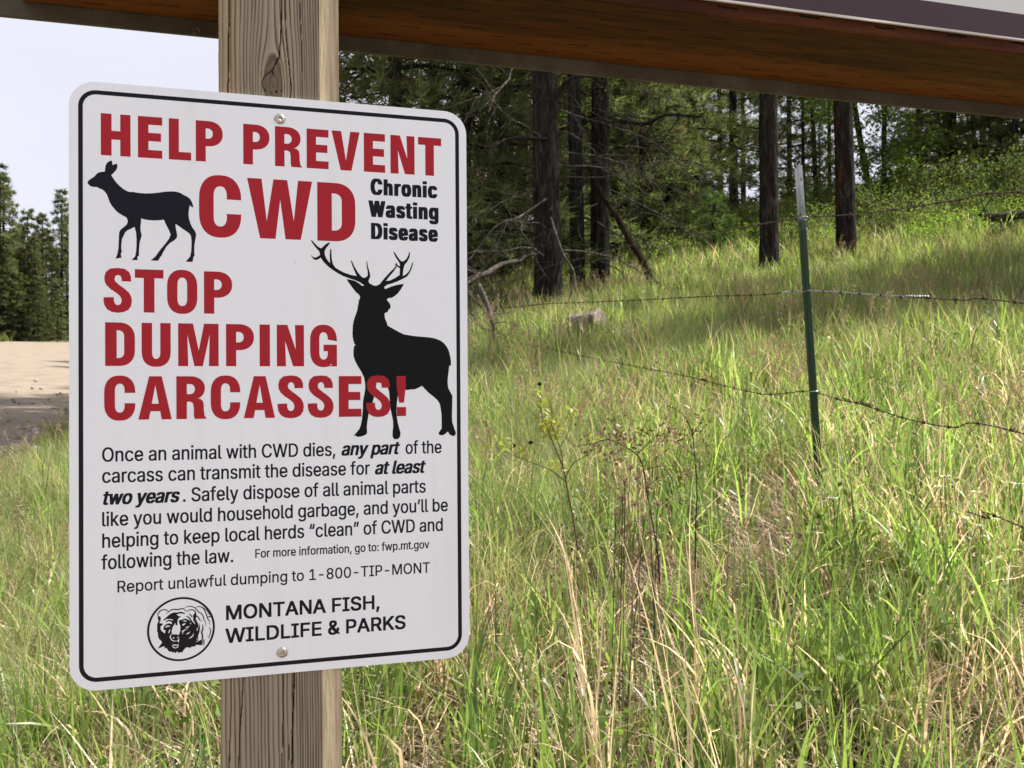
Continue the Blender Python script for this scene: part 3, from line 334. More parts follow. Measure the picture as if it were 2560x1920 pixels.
FONT = {" ":[187,[]],"&":[448,[[[197,-7],[150,-2],[110,12],[78,34],[54,62],[39,96],[34,133],[37,163],[47,189],[63,213],[85,235],[111,256],[140,279],[216,335],[237,352],[246,363],[255,375],[260,389],[262,405],[258,427],[245,445],[226,457],[201,461],[184,459],[168,453],[155,444],[145,431],[139,416],[137,399],[139,380],[145,363],[155,346],[169,327],[204,284],[438,0],[364,0],[171,231],[121,293],[102,319],[87,344],[78,370],[75,398],[79,430],[91,458],[109,481],[134,499],[165,510],[200,513],[235,510],[266,499],[290,482],[308,459],[320,433],[324,404],[322,382],[315,362],[305,342],[291,325],[275,308],[256,293],[154,217],[128,195],[110,174],[100,154],[97,131],[100,108],[109,87],[124,70],[143,57],[166,49],[193,46],[223,50],[251,59],[278,75],[301,95],[321,121],[336,151],[346,186],[349,224],[408,224],[405,180],[397,144],[385,115],[371,92],[345,62],[333,47],[305,23],[271,7],[234,-3]]]],",":[188,[[[38,-119],[68,71],[137,71],[84,-119]]]],"-":[453,[[[337,244],[337,188],[114,188],[114,244]]]],".":[188,[[[95,-4],[78,-1],[63,9],[53,24],[50,41],[53,59],[63,73],[78,83],[95,87],[113,83],[128,73],[138,59],[141,41],[138,24],[128,9],[113,-1]]]],"0":[453,[[[227,-7],[191,-3],[158,7],[130,24],[105,48],[85,77],[69,113],[57,155],[50,202],[48,254],[50,306],[57,353],[69,395],[85,431],[106,461],[130,484],[159,502],[191,512],[227,516],[262,512],[295,502],[323,484],[348,461],[368,431],[384,395],[396,353],[403,306],[405,254],[403,202],[396,155],[384,113],[368,77],[348,48],[323,24],[295,7],[263,-3]],[[227,50],[250,52],[271,60],[290,74],[313,103],[330,144],[340,194],[344,254],[340,314],[330,365],[313,405],[290,435],[271,449],[250,457],[227,460],[203,457],[182,449],[163,435],[140,405],[123,365],[113,314],[109,254],[113,194],[123,144],[140,103],[163,74],[182,60],[203,52]]]],"1":[453,[[[76,0],[76,55],[391,55],[391,0]],[[276,509],[276,0],[212,0],[212,448],[209,448],[86,358],[86,427],[198,509]]]],"8":[453,[[[226,-7],[178,-2],[136,11],[101,33],[74,62],[57,96],[52,135],[55,166],[65,195],[81,220],[101,241],[125,256],[153,265],[153,267],[129,276],[109,289],[93,308],[80,330],[73,354],[70,380],[75,417],[90,450],[114,477],[146,498],[184,511],[226,516],[269,511],[306,498],[337,477],[361,450],[377,417],[382,380],[376,342],[359,308],[343,289],[323,276],[300,267],[300,265],[327,256],[351,241],[372,220],[387,195],[397,166],[401,135],[398,109],[391,84],[378,62],[352,33],[317,11],[275,-2]],[[226,49],[258,52],[285,60],[307,74],[323,91],[333,113],[337,139],[333,165],[322,189],[305,208],[283,223],[256,232],[226,235],[196,232],[169,223],[147,208],[130,189],[119,165],[115,139],[119,113],[129,91],[145,74],[167,60],[195,52]],[[226,290],[252,292],[274,300],[293,313],[307,330],[316,351],[319,376],[316,399],[308,420],[294,437],[275,449],[252,457],[226,460],[200,457],[177,449],[159,437],[145,420],[136,399],[133,376],[136,351],[145,330],[159,313],[178,300],[201,292]]]],":":[188,[[[95,-4],[78,-1],[63,9],[53,24],[50,41],[53,59],[63,73],[78,83],[95,87],[113,83],[128,73],[138,59],[141,41],[138,24],[128,9],[113,-1]],[[95,271],[78,274],[63,284],[53,299],[50,316],[53,334],[63,349],[78,359],[95,362],[113,359],[128,349],[138,334],[141,316],[138,299],[128,284],[113,274]]]],"A":[480,[[[16,0],[201,509],[276,509],[463,0],[395,0],[287,302],[264,372],[232,478],[245,478],[213,371],[191,302],[85,0]],[[110,142],[110,199],[370,199],[370,142]]]],"C":[510,[[[267,-7],[225,-3],[186,7],[150,25],[119,49],[92,79],[70,115],[53,157],[44,203],[40,254],[44,305],[53,352],[70,393],[92,429],[119,459],[150,484],[186,501],[225,512],[267,516],[305,513],[340,504],[373,490],[402,471],[427,447],[448,418],[463,385],[473,348],[408,348],[401,373],[389,395],[375,413],[357,428],[337,440],[315,449],[292,454],[267,456],[237,453],[209,445],[184,432],[161,414],[141,391],[125,364],[113,332],[106,295],[103,254],[106,213],[113,177],[125,145],[141,117],[161,94],[184,76],[210,63],[237,56],[267,53],[292,55],[315,60],[337,69],[357,81],[375,96],[389,114],[401,136],[408,160],[473,160],[463,124],[448,91],[428,62],[402,38],[373,19],[341,5],[305,-4]]]],"D":[502,[[[219,0],[96,0],[96,57],[215,57],[254,60],[288,68],[318,81],[343,99],[363,122],[379,149],[394,198],[399,255],[394,312],[379,361],[364,388],[344,410],[320,428],[291,441],[258,449],[221,452],[93,452],[93,509],[225,509],[273,505],[315,495],[353,478],[385,455],[412,426],[433,391],[449,351],[458,306],[462,255],[458,205],[449,159],[433,119],[411,83],[384,54],[351,31],[312,14],[268,3]],[[125,509],[125,0],[60,0],[60,509]]]],"E":[419,[[[60,0],[60,509],[372,509],[372,452],[125,452],[125,286],[355,286],[355,229],[125,229],[125,57],[375,57],[375,0]]]],"F":[410,[[[60,0],[60,509],[369,509],[369,452],[125,452],[125,278],[346,278],[346,221],[125,221],[125,0]]]],"H":[517,[[[60,0],[60,509],[125,509],[125,289],[392,289],[392,509],[457,509],[457,0],[392,0],[392,232],[125,232],[125,0]]]],"I":[301,[[[31,0],[31,57],[118,57],[118,452],[31,452],[31,509],[269,509],[269,452],[183,452],[183,57],[269,57],[269,0]]]],"K":[467,[[[104,145],[104,216],[139,261],[174,303],[212,344],[364,509],[448,509],[231,276],[228,276]],[[60,0],[60,509],[125,509],[125,334],[124,225],[125,193],[125,0]],[[372,0],[188,259],[228,309],[449,0]]]],"L":[393,[[[60,0],[60,509],[125,509],[125,57],[361,57],[361,0]]]],"M":[628,[[[60,0],[60,509],[152,509],[277,187],[287,159],[299,123],[311,84],[322,49],[307,49],[318,83],[330,121],[342,158],[352,187],[476,509],[568,509],[568,0],[504,0],[504,291],[504,327],[505,369],[506,413],[507,457],[513,457],[498,409],[482,363],[467,322],[456,291],[342,0],[286,0],[170,291],[159,321],[145,361],[129,408],[112,457],[119,457],[120,416],[121,372],[122,328],[122,291],[122,0]]]],"N":[523,[[[60,0],[60,509],[136,509],[343,183],[363,151],[388,107],[414,55],[405,54],[401,108],[399,157],[399,195],[399,509],[463,509],[463,0],[387,0],[202,290],[177,331],[148,381],[108,452],[119,454],[122,384],[124,328],[125,291],[125,0]]]],"O":[533,[[[267,-7],[225,-3],[186,7],[150,25],[119,49],[92,79],[70,115],[53,157],[44,203],[40,254],[44,305],[53,352],[70,393],[92,429],[119,459],[150,484],[186,501],[225,512],[267,516],[309,512],[348,501],[384,484],[415,459],[442,429],[464,393],[480,352],[490,305],[493,254],[490,203],[480,157],[464,115],[442,79],[415,49],[384,25],[348,7],[309,-3]],[[267,53],[296,55],[324,63],[349,76],[372,94],[392,116],[408,144],[420,176],[428,213],[430,254],[428,295],[420,332],[408,365],[392,392],[372,415],[349,433],[324,446],[296,453],[267,456],[237,453],[210,445],[184,433],[161,415],[142,392],[125,364],[113,332],[106,295],[103,254],[106,213],[113,176],[125,144],[142,117],[161,94],[184,76],[210,63],[237,55]]]],"P":[445,[[[60,0],[60,509],[235,509],[272,506],[305,499],[332,487],[356,471],[375,452],[390,430],[404,391],[409,348],[404,304],[390,265],[375,243],[356,223],[332,207],[305,195],[272,188],[235,186],[125,186],[125,0]],[[125,242],[233,242],[269,246],[297,256],[318,272],[333,294],[342,319],[344,348],[342,376],[333,402],[318,423],[297,439],[268,449],[232,452],[125,452]]]],"R":[449,[[[60,0],[60,509],[236,509],[290,504],[333,489],[356,473],[376,455],[390,433],[405,395],[409,352],[405,309],[390,271],[376,250],[356,232],[333,217],[289,203],[236,198],[125,198],[125,0]],[[125,255],[234,255],[269,258],[298,267],[319,281],[334,300],[342,324],[345,352],[342,380],[334,405],[319,425],[298,440],[269,449],[233,452],[125,452]],[[353,0],[230,229],[303,229],[428,0]]]],"S":[447,[[[224,-9],[172,-4],[128,9],[91,31],[64,60],[46,96],[38,137],[104,137],[110,110],[123,88],[142,71],[166,59],[194,52],[224,49],[257,52],[286,60],[311,74],[329,92],[341,114],[346,139],[342,161],[332,179],[316,193],[296,205],[272,214],[245,222],[184,239],[145,253],[112,269],[86,289],[67,313],[56,341],[52,372],[54,400],[62,425],[75,448],[102,476],[138,498],[180,511],[227,516],[275,511],[316,498],[351,476],[377,449],[394,415],[401,378],[337,378],[332,402],[320,421],[302,437],[280,449],[254,456],[225,459],[194,456],[167,448],[145,435],[129,418],[118,398],[115,376],[119,352],[131,334],[148,319],[169,308],[191,300],[212,293],[264,279],[312,264],[336,252],[359,238],[379,220],[395,198],[405,171],[408,139],[403,99],[386,64],[360,34],[323,11],[278,-4]]]],"T":[449,[[[32,452],[32,509],[417,509],[417,452],[257,452],[257,0],[193,0],[193,452]]]],"W":[686,[[[155,0],[16,509],[82,509],[163,196],[175,145],[187,94],[197,40],[189,40],[200,94],[211,145],[224,196],[306,509],[380,509],[462,196],[474,145],[486,94],[497,40],[488,40],[499,94],[510,145],[523,196],[603,509],[670,509],[530,0],[455,0],[368,323],[351,391],[336,475],[350,475],[335,395],[318,323],[230,0]]]],"a":[389,[[[160,-9],[126,-5],[94,5],[68,22],[48,45],[35,73],[30,108],[34,138],[43,161],[58,179],[78,193],[100,203],[125,211],[178,220],[234,227],[252,230],[265,235],[273,243],[276,255],[276,257],[273,279],[267,297],[256,311],[240,322],[220,329],[196,331],[171,329],[149,322],[132,313],[118,301],[107,288],[100,274],[41,291],[57,322],[79,346],[104,364],[133,375],[163,382],[194,384],[215,383],[239,379],[263,372],[286,360],[306,343],[322,320],[333,290],[337,251],[337,0],[277,0],[277,52],[272,52],[264,38],[252,25],[236,12],[215,1],[190,-6]],[[170,45],[202,49],[228,59],[248,74],[263,93],[272,115],[276,138],[276,190],[270,186],[259,182],[231,176],[200,171],[175,168],[154,164],[134,159],[117,150],[103,139],[95,124],[92,105],[94,87],[102,72],[114,61],[130,52],[149,47]]]],"b":[424,[[[229,-8],[198,-5],[172,4],[153,17],[138,31],[118,59],[112,59],[112,0],[53,0],[53,509],[114,509],[114,319],[118,319],[137,346],[152,360],[171,373],[197,381],[229,384],[259,382],[287,374],[313,361],[335,342],[354,320],[370,293],[385,245],[390,189],[385,133],[370,84],[355,57],[336,34],[313,16],[288,3],[260,-6]],[[220,47],[253,51],[279,66],[301,88],[316,117],[325,151],[328,189],[325,227],[316,261],[301,290],[280,311],[253,325],[220,330],[188,325],[161,312],[140,291],[125,263],[116,229],[113,189],[116,150],[125,115],[140,86],[162,65],[188,51]]]],"c":[396,[[[207,-8],[174,-5],[144,3],[117,16],[93,35],[72,58],[56,85],[44,116],[37,150],[34,187],[37,225],[44,260],[56,291],[72,318],[93,341],[117,360],[144,374],[174,382],[207,384],[234,383],[260,377],[284,368],[305,356],[324,341],[340,322],[353,301],[362,277],[303,262],[298,276],[290,289],[281,301],[270,311],[257,319],[242,325],[226,329],[207,330],[173,325],[145,310],[124,287],[108,258],[99,224],[96,187],[99,151],[108,117],[124,89],[145,66],[173,51],[207,46],[226,48],[243,52],[258,58],[271,66],[282,76],[292,89],[299,102],[304,117],[363,102],[354,78],[341,56],[325,37],[306,21],[285,9],[261,-1],[235,-6]]]],"d":[424,[[[195,-8],[165,-6],[137,3],[111,16],[89,34],[70,57],[55,84],[39,133],[34,189],[39,245],[55,293],[70,320],[89,342],[112,361],[137,374],[165,382],[196,384],[228,381],[253,373],[272,360],[287,346],[306,319],[311,319],[311,509],[372,509],[372,0],[313,0],[313,59],[307,59],[287,31],[272,17],[252,4],[227,-5]],[[205,47],[236,51],[263,65],[284,86],[299,115],[309,150],[312,189],[309,229],[300,263],[284,291],[263,312],[237,325],[205,330],[172,325],[145,311],[124,290],[108,261],[99,227],[96,189],[99,151],[109,117],[124,88],[145,66],[172,51]]]],"e":[404,[[[212,-8],[177,-5],[145,3],[117,16],[92,35],[72,58],[56,85],[40,132],[34,187],[39,242],[55,290],[71,317],[91,340],[115,359],[142,373],[172,382],[205,384],[236,382],[266,374],[294,361],[319,341],[341,315],[357,282],[368,242],[371,194],[371,169],[75,169],[75,221],[338,221],[310,202],[307,237],[298,269],[283,294],[263,314],[237,326],[205,330],[173,326],[146,313],[125,294],[109,270],[99,241],[96,211],[96,178],[100,139],[110,106],[128,80],[151,61],[179,50],[212,46],[234,48],[254,53],[271,61],[285,73],[297,88],[306,105],[365,91],[353,63],[335,39],[311,19],[283,4],[249,-5]]]],"f":[254,[[[228,379],[228,327],[6,327],[6,379]],[[81,0],[81,432],[84,461],[96,486],[113,505],[135,519],[161,527],[187,530],[207,529],[222,527],[243,521],[227,468],[215,472],[195,474],[171,470],[154,460],[145,443],[142,419],[142,0]]]],"g":[425,[[[207,-151],[168,-148],[134,-140],[105,-127],[82,-110],[64,-91],[51,-69],[101,-41],[122,-66],[136,-78],[154,-88],[178,-95],[207,-97],[236,-95],[261,-87],[282,-75],[298,-58],[308,-34],[311,-6],[311,68],[306,68],[287,41],[272,28],[252,16],[227,8],[195,5],[152,10],[113,27],[90,43],[71,65],[55,90],[43,120],[36,154],[34,191],[39,246],[55,293],[71,320],[90,342],[112,361],[138,374],[166,382],[196,384],[228,382],[253,373],[273,360],[288,346],[308,319],[313,319],[313,379],[372,379],[372,-9],[370,-40],[363,-67],[350,-90],[324,-117],[291,-136],[251,-147]],[[205,59],[237,63],[264,75],[285,95],[300,121],[309,154],[312,193],[309,231],[300,264],[285,291],[264,312],[237,325],[205,330],[172,325],[145,312],[124,290],[109,262],[99,229],[96,193],[99,155],[109,123],[124,96],[145,76],[172,63]]]],"h":[410,[[[114,227],[114,0],[53,0],[53,509],[114,509],[114,287],[102,287],[116,319],[132,344],[152,362],[175,374],[200,382],[227,384],[264,380],[295,369],[321,349],[341,321],[353,285],[357,240],[357,0],[296,0],[296,235],[293,263],[286,286],[273,304],[256,318],[235,326],[210,329],[184,326],[161,317],[141,303],[126,283],[117,257]]]],"i":[167,[[[53,0],[53,379],[114,379],[114,0]],[[84,443],[67,446],[54,455],[44,468],[41,483],[44,499],[54,512],[67,521],[84,524],[100,521],[114,512],[123,499],[126,483],[123,468],[114,455],[100,446]]]],"k":[381,[[[110,137],[110,212],[121,212],[284,379],[360,379],[184,199],[177,199]],[[53,0],[53,509],[114,509],[114,0]],[[294,0],[148,186],[191,229],[372,0]]]],"l":[189,[[[139,-2],[112,0],[91,8],[74,20],[62,37],[55,59],[53,84],[53,509],[114,509],[114,99],[115,77],[120,62],[130,54],[146,52],[160,53],[170,54],[181,3],[162,-1]]]],"m":[610,[[[53,0],[53,379],[112,379],[112,295],[108,295],[118,323],[132,346],[151,363],[172,376],[195,384],[219,386],[245,383],[268,375],[287,361],[309,331],[321,295],[312,295],[322,321],[337,343],[357,361],[381,375],[407,383],[437,386],[468,383],[497,372],[522,354],[541,328],[553,296],[557,255],[557,0],[496,0],[496,254],[493,279],[485,298],[473,313],[447,326],[419,330],[395,328],[374,320],[358,307],[345,290],[338,270],[335,247],[335,0],[274,0],[274,260],[272,280],[265,297],[253,311],[229,326],[199,330],[178,328],[158,320],[140,307],[126,289],[117,266],[114,238],[114,0]]]],"n":[410,[[[114,227],[114,0],[53,0],[53,379],[112,379],[112,287],[102,287],[116,319],[132,344],[152,362],[175,374],[200,382],[227,384],[264,380],[295,369],[321,349],[341,321],[353,285],[357,240],[357,0],[296,0],[296,235],[293,263],[286,286],[273,304],[256,318],[235,326],[210,329],[184,326],[161,317],[141,303],[126,283],[117,257]]]],"o":[415,[[[207,-8],[174,-5],[144,3],[117,16],[93,35],[72,58],[56,85],[44,116],[37,150],[34,187],[37,225],[44,260],[56,291],[72,318],[93,341],[117,360],[144,374],[174,382],[207,384],[241,382],[271,374],[299,360],[323,341],[343,318],[359,291],[371,260],[379,225],[381,187],[379,150],[371,116],[359,85],[343,58],[323,35],[299,16],[271,3],[241,-5]],[[207,46],[242,51],[270,66],[292,89],[307,117],[316,151],[319,187],[316,224],[307,258],[292,287],[270,310],[242,325],[207,330],[173,325],[145,310],[124,287],[108,258],[99,224],[96,187],[99,151],[108,117],[124,89],[145,66],[173,51]]]],"p":[424,[[[53,-143],[53,379],[112,379],[112,319],[118,319],[137,346],[152,360],[171,373],[197,381],[229,384],[259,382],[287,374],[313,361],[335,342],[354,320],[370,293],[385,245],[390,189],[385,133],[370,84],[355,57],[336,34],[313,16],[288,3],[260,-6],[229,-8],[198,-5],[173,4],[153,17],[138,31],[118,59],[114,59],[114,-143]],[[220,47],[253,51],[279,66],[301,88],[316,117],[325,151],[328,189],[325,227],[316,261],[301,290],[280,311],[253,325],[220,330],[188,325],[161,312],[140,291],[125,263],[116,229],[113,189],[116,150],[125,115],[140,86],[162,65],[188,51]]]],"r":[259,[[[53,0],[53,379],[112,379],[112,321],[115,321],[130,347],[152,367],[181,380],[213,385],[229,384],[243,384],[243,322],[230,324],[207,326],[182,323],[159,315],[140,301],[126,284],[117,262],[114,237],[114,0]]]],"s":[365,[[[182,-8],[145,-5],[112,3],[84,18],[62,38],[45,63],[36,94],[94,107],[105,79],[124,60],[150,49],[181,45],[217,50],[244,62],[262,81],[268,103],[265,121],[254,136],[237,147],[212,155],[149,170],[104,186],[72,208],[58,227],[50,249],[47,274],[51,305],[65,332],[87,354],[115,370],[149,381],[187,384],[223,381],[254,372],[279,358],[299,339],[314,316],[324,290],[268,277],[258,298],[243,316],[219,328],[187,333],[156,329],[131,317],[114,299],[109,277],[112,258],[124,243],[144,232],[172,223],[229,209],[275,194],[306,171],[320,153],[328,131],[331,107],[326,75],[312,47],[290,24],[260,6],[223,-5]]]],"t":[227,[[[204,379],[204,327],[6,327],[6,379]],[[65,471],[126,471],[126,98],[128,76],[136,61],[150,53],[170,50],[185,51],[202,54],[213,2],[192,-3],[168,-4],[138,-1],[113,7],[92,21],[77,41],[68,64],[65,93]]]],"u":[410,[[[182,-5],[146,-1],[115,11],[89,31],[69,59],[57,95],[53,139],[53,379],[114,379],[114,144],[116,117],[124,94],[137,75],[154,61],[175,53],[200,50],[226,53],[249,62],[268,77],[283,97],[293,122],[296,153],[296,379],[357,379],[357,0],[298,0],[298,92],[307,92],[294,60],[277,35],[257,17],[222,0]]]],"v":[389,[[[163,0],[17,379],[84,379],[165,155],[177,121],[187,87],[206,21],[184,21],[203,87],[213,121],[224,155],[305,379],[371,379],[226,0]]]],"w":[567,[[[138,0],[23,379],[87,379],[133,214],[154,137],[175,41],[165,41],[186,135],[206,214],[252,379],[316,379],[362,214],[382,136],[402,41],[391,41],[413,135],[434,214],[480,379],[545,379],[429,0],[368,0],[319,172],[305,225],[291,280],[277,338],[291,338],[277,280],[263,225],[248,172],[199,0]]]],"y":[389,[[[47,-139],[61,-86],[71,-87],[88,-90],[104,-89],[118,-84],[130,-74],[141,-58],[151,-36],[163,-1],[17,379],[84,379],[165,155],[177,121],[187,87],[206,21],[184,21],[202,87],[224,155],[305,379],[371,379],[204,-58],[191,-85],[177,-107],[159,-124],[139,-136],[117,-143],[91,-145],[65,-143]]]],"’":[177,[[[52,318],[82,509],[151,509],[98,318]]]],"“":[300,[[[52,318],[104,509],[151,509],[121,318]],[[175,318],[228,509],[274,509],[244,318]]]],"”":[300,[[[52,318],[82,509],[151,509],[98,318]],[[175,318],[205,509],[274,509],[222,318]]]]}
# ------------------------------------------------------------------ setting: ground, road
def grid_axis(segs):
    out = []
    for a, b, st in segs: out.append(np.arange(a, b, st))
    return np.unique(np.round(np.concatenate(out), 4))
gx = grid_axis([(-600, -80, 40), (-80, -16, 2), (-16, 16, .3), (16, 80, 2), (80, 641, 40)])
gy = grid_axis([(-400, -20, 40), (-20, -4, 2), (-4, 30, .3), (30, 120, 2), (120, 1000, 40)])
X, Y = np.meshgrid(gx, gy, indexing='ij')
Z = ground_z(X, Y)
far = np.clip((Y - 110) / 200, 0, 1); Z = Z * (1 - far * .0)
nx, ny = X.shape
ii = (np.arange(nx - 1)[:, None] * ny + np.arange(ny - 1)[None, :]).ravel()
gf = np.stack([ii, ii + ny, ii + ny + 1, ii + 1], 1)
t = NT('soil_and_thatch')
v = t.coord('Object')
n1 = t.noise(.8, 5, vec=v); n2 = t.noise(45, 6, .7, vec=v); n3 = t.noise(9, 4, .6, vec=v)
c = t.ramp(n2, [(.3, (.022, .016, .010)), (.5, (.075, .057, .036)), (.68, (.20, .16, .10))])
c = t.mix(t.ramp(n3, [(.4, (0, 0, 0)), (.65, (1, 1, 1))]), c, (.04, .055, .018))
sx = t.n('ShaderNodeSeparateXYZ'); t.l(v, sx.inputs[0])
park = t.math('SUBTRACT', .35, t.math('ADD', sx.outputs[1], t.math('MULTIPLY', t.noise(1.2, 4, vec=v), 1.2)))
c = t.mix(t.ramp(park, [(0.0, (0, 0, 0)), (.35, (1, 1, 1))]), c, t.mix(n2, (.20, .16, .12), (.42, .35, .28)))
t.bsdf(c, .95, .1); t.bump(n2, .6, .02)
tag(link('ground', mesh_np('ground', np.stack([X, Y, Z], -1).reshape(-1, 3), gf), t.m, smooth=True), kind='structure')

# gravel road: strip parallel to the fence, left of the sign
ys = np.arange(-25, 130, .5); ss = np.concatenate([np.linspace(-17.9, -4.6, 26), np.linspace(-4.4, -3.0, 9)])
S_, Y_ = np.meshgrid(ss, ys, indexing='ij')
edge = (fbm(Y_ * .8, Y_ * 0 + 3, 4) - .47) * 1.5
w = smooth((S_ + 5.9) / 2.9)
S2 = S_ + w * edge + (1 - smooth((S_ + 17.9) / 2.5)) * (fbm(Y_ * .3, Y_ * 0 + 9, 3) - .45) * 1.2
X_ = S2 - .248 * Y_
crown = .03 + .05 * np.sin((S_ + 17.9) / 14.2 * math.pi)
Z_ = ground_z(X_, Y_, False) + crown - .06 * smooth((S_ + 3.4) / .4)
rn = (len(ss), len(ys))
ii = (np.arange(rn[0] - 1)[:, None] * rn[1] + np.arange(rn[1] - 1)[None, :]).ravel()
rf = np.stack([ii, ii + rn[1], ii + rn[1] + 1, ii + 1], 1)
t = NT('gravel_road')
v = t.coord('Object')
vs_ = t.coord('Object', scale=(3.2, .12, 1), rot=(0, 0, R_(-13.9)))
n1 = t.noise(1.0, 4, .5, vec=vs_); n2 = t.noise(60, 5, .7, vec=v); n3 = t.noise(2.0, 4, .6, vec=v)
c = t.mix(n1, (.27, .218, .165), (.175, .14, .108))
c = t.mix(t.ramp(n2, [(.35, (.1, .1, .1)), (.7, (.6, .6, .6))]), c, (.31, .255, .20))
c = t.mix(t.ramp(n3, [(.45, (0, 0, 0)), (.7, (.7, .7, .7))]), c, (.16, .125, .098))
t.bsdf(c, .9, .15); t.bump(n2, .5, .02)
tag(link('road', mesh_np('road', np.stack([X_, Y_, Z_], -1).reshape(-1, 3), rf), t.m, smooth=True), kind='structure')
# dirt clods and pebbles along the near edge of the road
rng = np.random.RandomState(5)
acc = Acc()
ico_v = []; 
bm = bmesh.new(); bmesh.ops.create_icosphere(bm, subdivisions=1, radius=1.0)
IV = np.array([v_.co[:] for v_ in bm.verts]); IF = np.array([[q.index for q in f_.verts] for f_ in bm.faces]); bm.free()
for k in range(1500):
    y = rng.uniform(3, 22) ** 1.0; s = rng.normal(-3.3, .45) if k % 3 else rng.uniform(-12, -3.6)
    x = s - .248 * y; r = abs(rng.normal(0, .022)) + .008
    V_ = IV * r * rng.uniform(.6, 1.3, 3) * (1 + rng.uniform(-.2, .2, (len(IV), 1)))
    z = gz(x, y) + (.07 if s < -4.6 else .03)
    acc.add(V_ + [x, y, z], IF, np.tile([rng.rand(), 0, 0], (len(IV), 1)))
t = NT('pebble'); _, r_, _, _ = t.attr(); t.bsdf(t.mix(r_, (.2, .155, .12), (.44, .37, .30)), .9, .2)
tag(link('gravel', acc.mesh('gravel'), t.m), 'scattered pebbles and dirt clods along the near edge of the gravel road', 'gravel', kind='stuff')
# ------------------------------------------------------------------ the kiosk frame (sign coordinates: a right, b up, q away from the viewer)
SR = Vector((0.960723, 0.27751, 0.0)); SN = Vector((-0.27751, 0.960723, 0.0)); SC = Vector((-0.183595, 0.697936, 1.508592))
SIGN_RZ = math.atan2(SR.y, SR.x)
def grain_wood(name, base, dark, light, axis_scale, dash=False, rough=.55, knot=None):
    t = NT(name)
    v = t.coord('Object', scale=axis_scale)
    n1 = t.noise(6, 6, .6, vec=v, dist=.4); n2 = t.noise(30, 4, .6, vec=v)
    c = t.ramp(n1, [(.3, dark), (.5, base), (.7, light)])
    c = t.mix(t.math('MULTIPLY', n2, .5), c, dark)
    if dash:
        vo = t.coord('Object')
        # incised preservative slits: staggered short dashes
        sx = t.n('ShaderNodeSeparateXYZ'); t.l(vo, sx.inputs[0])
        row = t.math('MULTIPLY', t.math('ADD', sx.outputs[1], sx.outputs[2]), 1 / .0125)
        rowi = t.math('FLOOR', row, 0); rowf = t.math('FRACT', row, 0)
        off = t.math('MULTIPLY', t.math('FRACT', t.math('MULTIPLY', rowi, .618), 0), 1.0)
        wob = t.math('MULTIPLY', t.noise(9, 2, vec=vo), .5)
        colu = t.math('ADD', t.math('ADD', t.math('MULTIPLY', sx.outputs[0], 1 / .085), off), wob)
        colf = t.math('FRACT', colu, 0)
        wobr = t.math('MULTIPLY', t.math('SUBTRACT', t.noise(25, 2, vec=vo), .5), .5)
        d1 = t.math('LESS_THAN', t.math('ABSOLUTE', t.math('SUBTRACT', t.math('ADD', rowf, wobr), .5), 0), .085)
        d2 = t.math('LESS_THAN', colf, .26)
        m = t.math('MULTIPLY', d1, d2)
        fade = t.ramp(t.noise(14, 3, vec=vo), [(.3, (.45, .45, .45)), (.5, (1, 1, 1))])
        m = t.math('MULTIPLY', m, fade)
        c = t.mix(t.math('MULTIPLY', m, .95), c, (.006, .003, .002))
    if knot:
        vk = t.coord('Object', scale=(1 / .035, 1 / .012, 1 / .02), loc=(-knot[0] / .035, -knot[1] / .012, 0))
        gr = t.n('ShaderNodeTexGradient', gradient_type='SPHERICAL'); t.l(vk, gr.inputs[0])
        kn = t.noise(3, 3, vec=vk)
        c = t.mix(t.math('MULTIPLY', t.ramp(gr.outputs[1], [(.0, (0, 0, 0)), (.35, (.9, .9, .9)), (.7, (.25, .25, .25))]), kn), c, (.015, .008, .004))
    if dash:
        lit_rear_or_sapling = t.n('ShaderNodeMapRange'); lit_rear_or_sapling.inputs['From Min'].default_value = .094; lit_rear_or_sapling.inputs['From Max'].default_value = .118; lit_rear_or_sapling.inputs['To Max'].default_value = .75  # rear of the underside: light from behind, put into the wood colour
        t.l(t.math('ADD', sx.outputs[1], t.math('MULTIPLY', t.noise(3, 3, vec=v), .03)), lit_rear_or_sapling.inputs['Value'])
        c = t.mix(lit_rear_or_sapling.outputs[0], c, t.mix(n1, (.10, .031, .007), (.21, .075, .017)))
        c = t.mix(t.math('MULTIPLY', m, .85), c, (.006, .003, .002))
    t.bsdf(c, rough, .07)
    t.bump(n2, .25, .003)
    return t.m

kiosk = empty('information_kiosk', (SC.x, SC.y, 0.0), SIGN_RZ,
              'kiosk frame of weathered post, orange stained beam and maroon edged board', 'kiosk')
ZB = SC.z       # local z of sign centre
MT = NT('galvanised_sheet')
v = MT.coord('Object', scale=(3, 3, 3)); n1 = MT.noise(5, 6, .65, vec=v); n2 = MT.noise(60, 3, vec=v)
sx = MT.n('ShaderNodeSeparateXYZ'); MT.l(MT.coord('Object'), sx.inputs[0])
shine = MT.ramp(sx.outputs[0], [(0.0, (0, 0, 0)), (1.0, (1, 1, 1))])
cc = MT.ramp(n1, [(.3, (.048, .040, .022)), (.5, (.070, .059, .034)), (.7, (.11, .096, .062))])
MT.bsdf(cc, .5, .4, .35); MT.bump(n2, .15, .002)
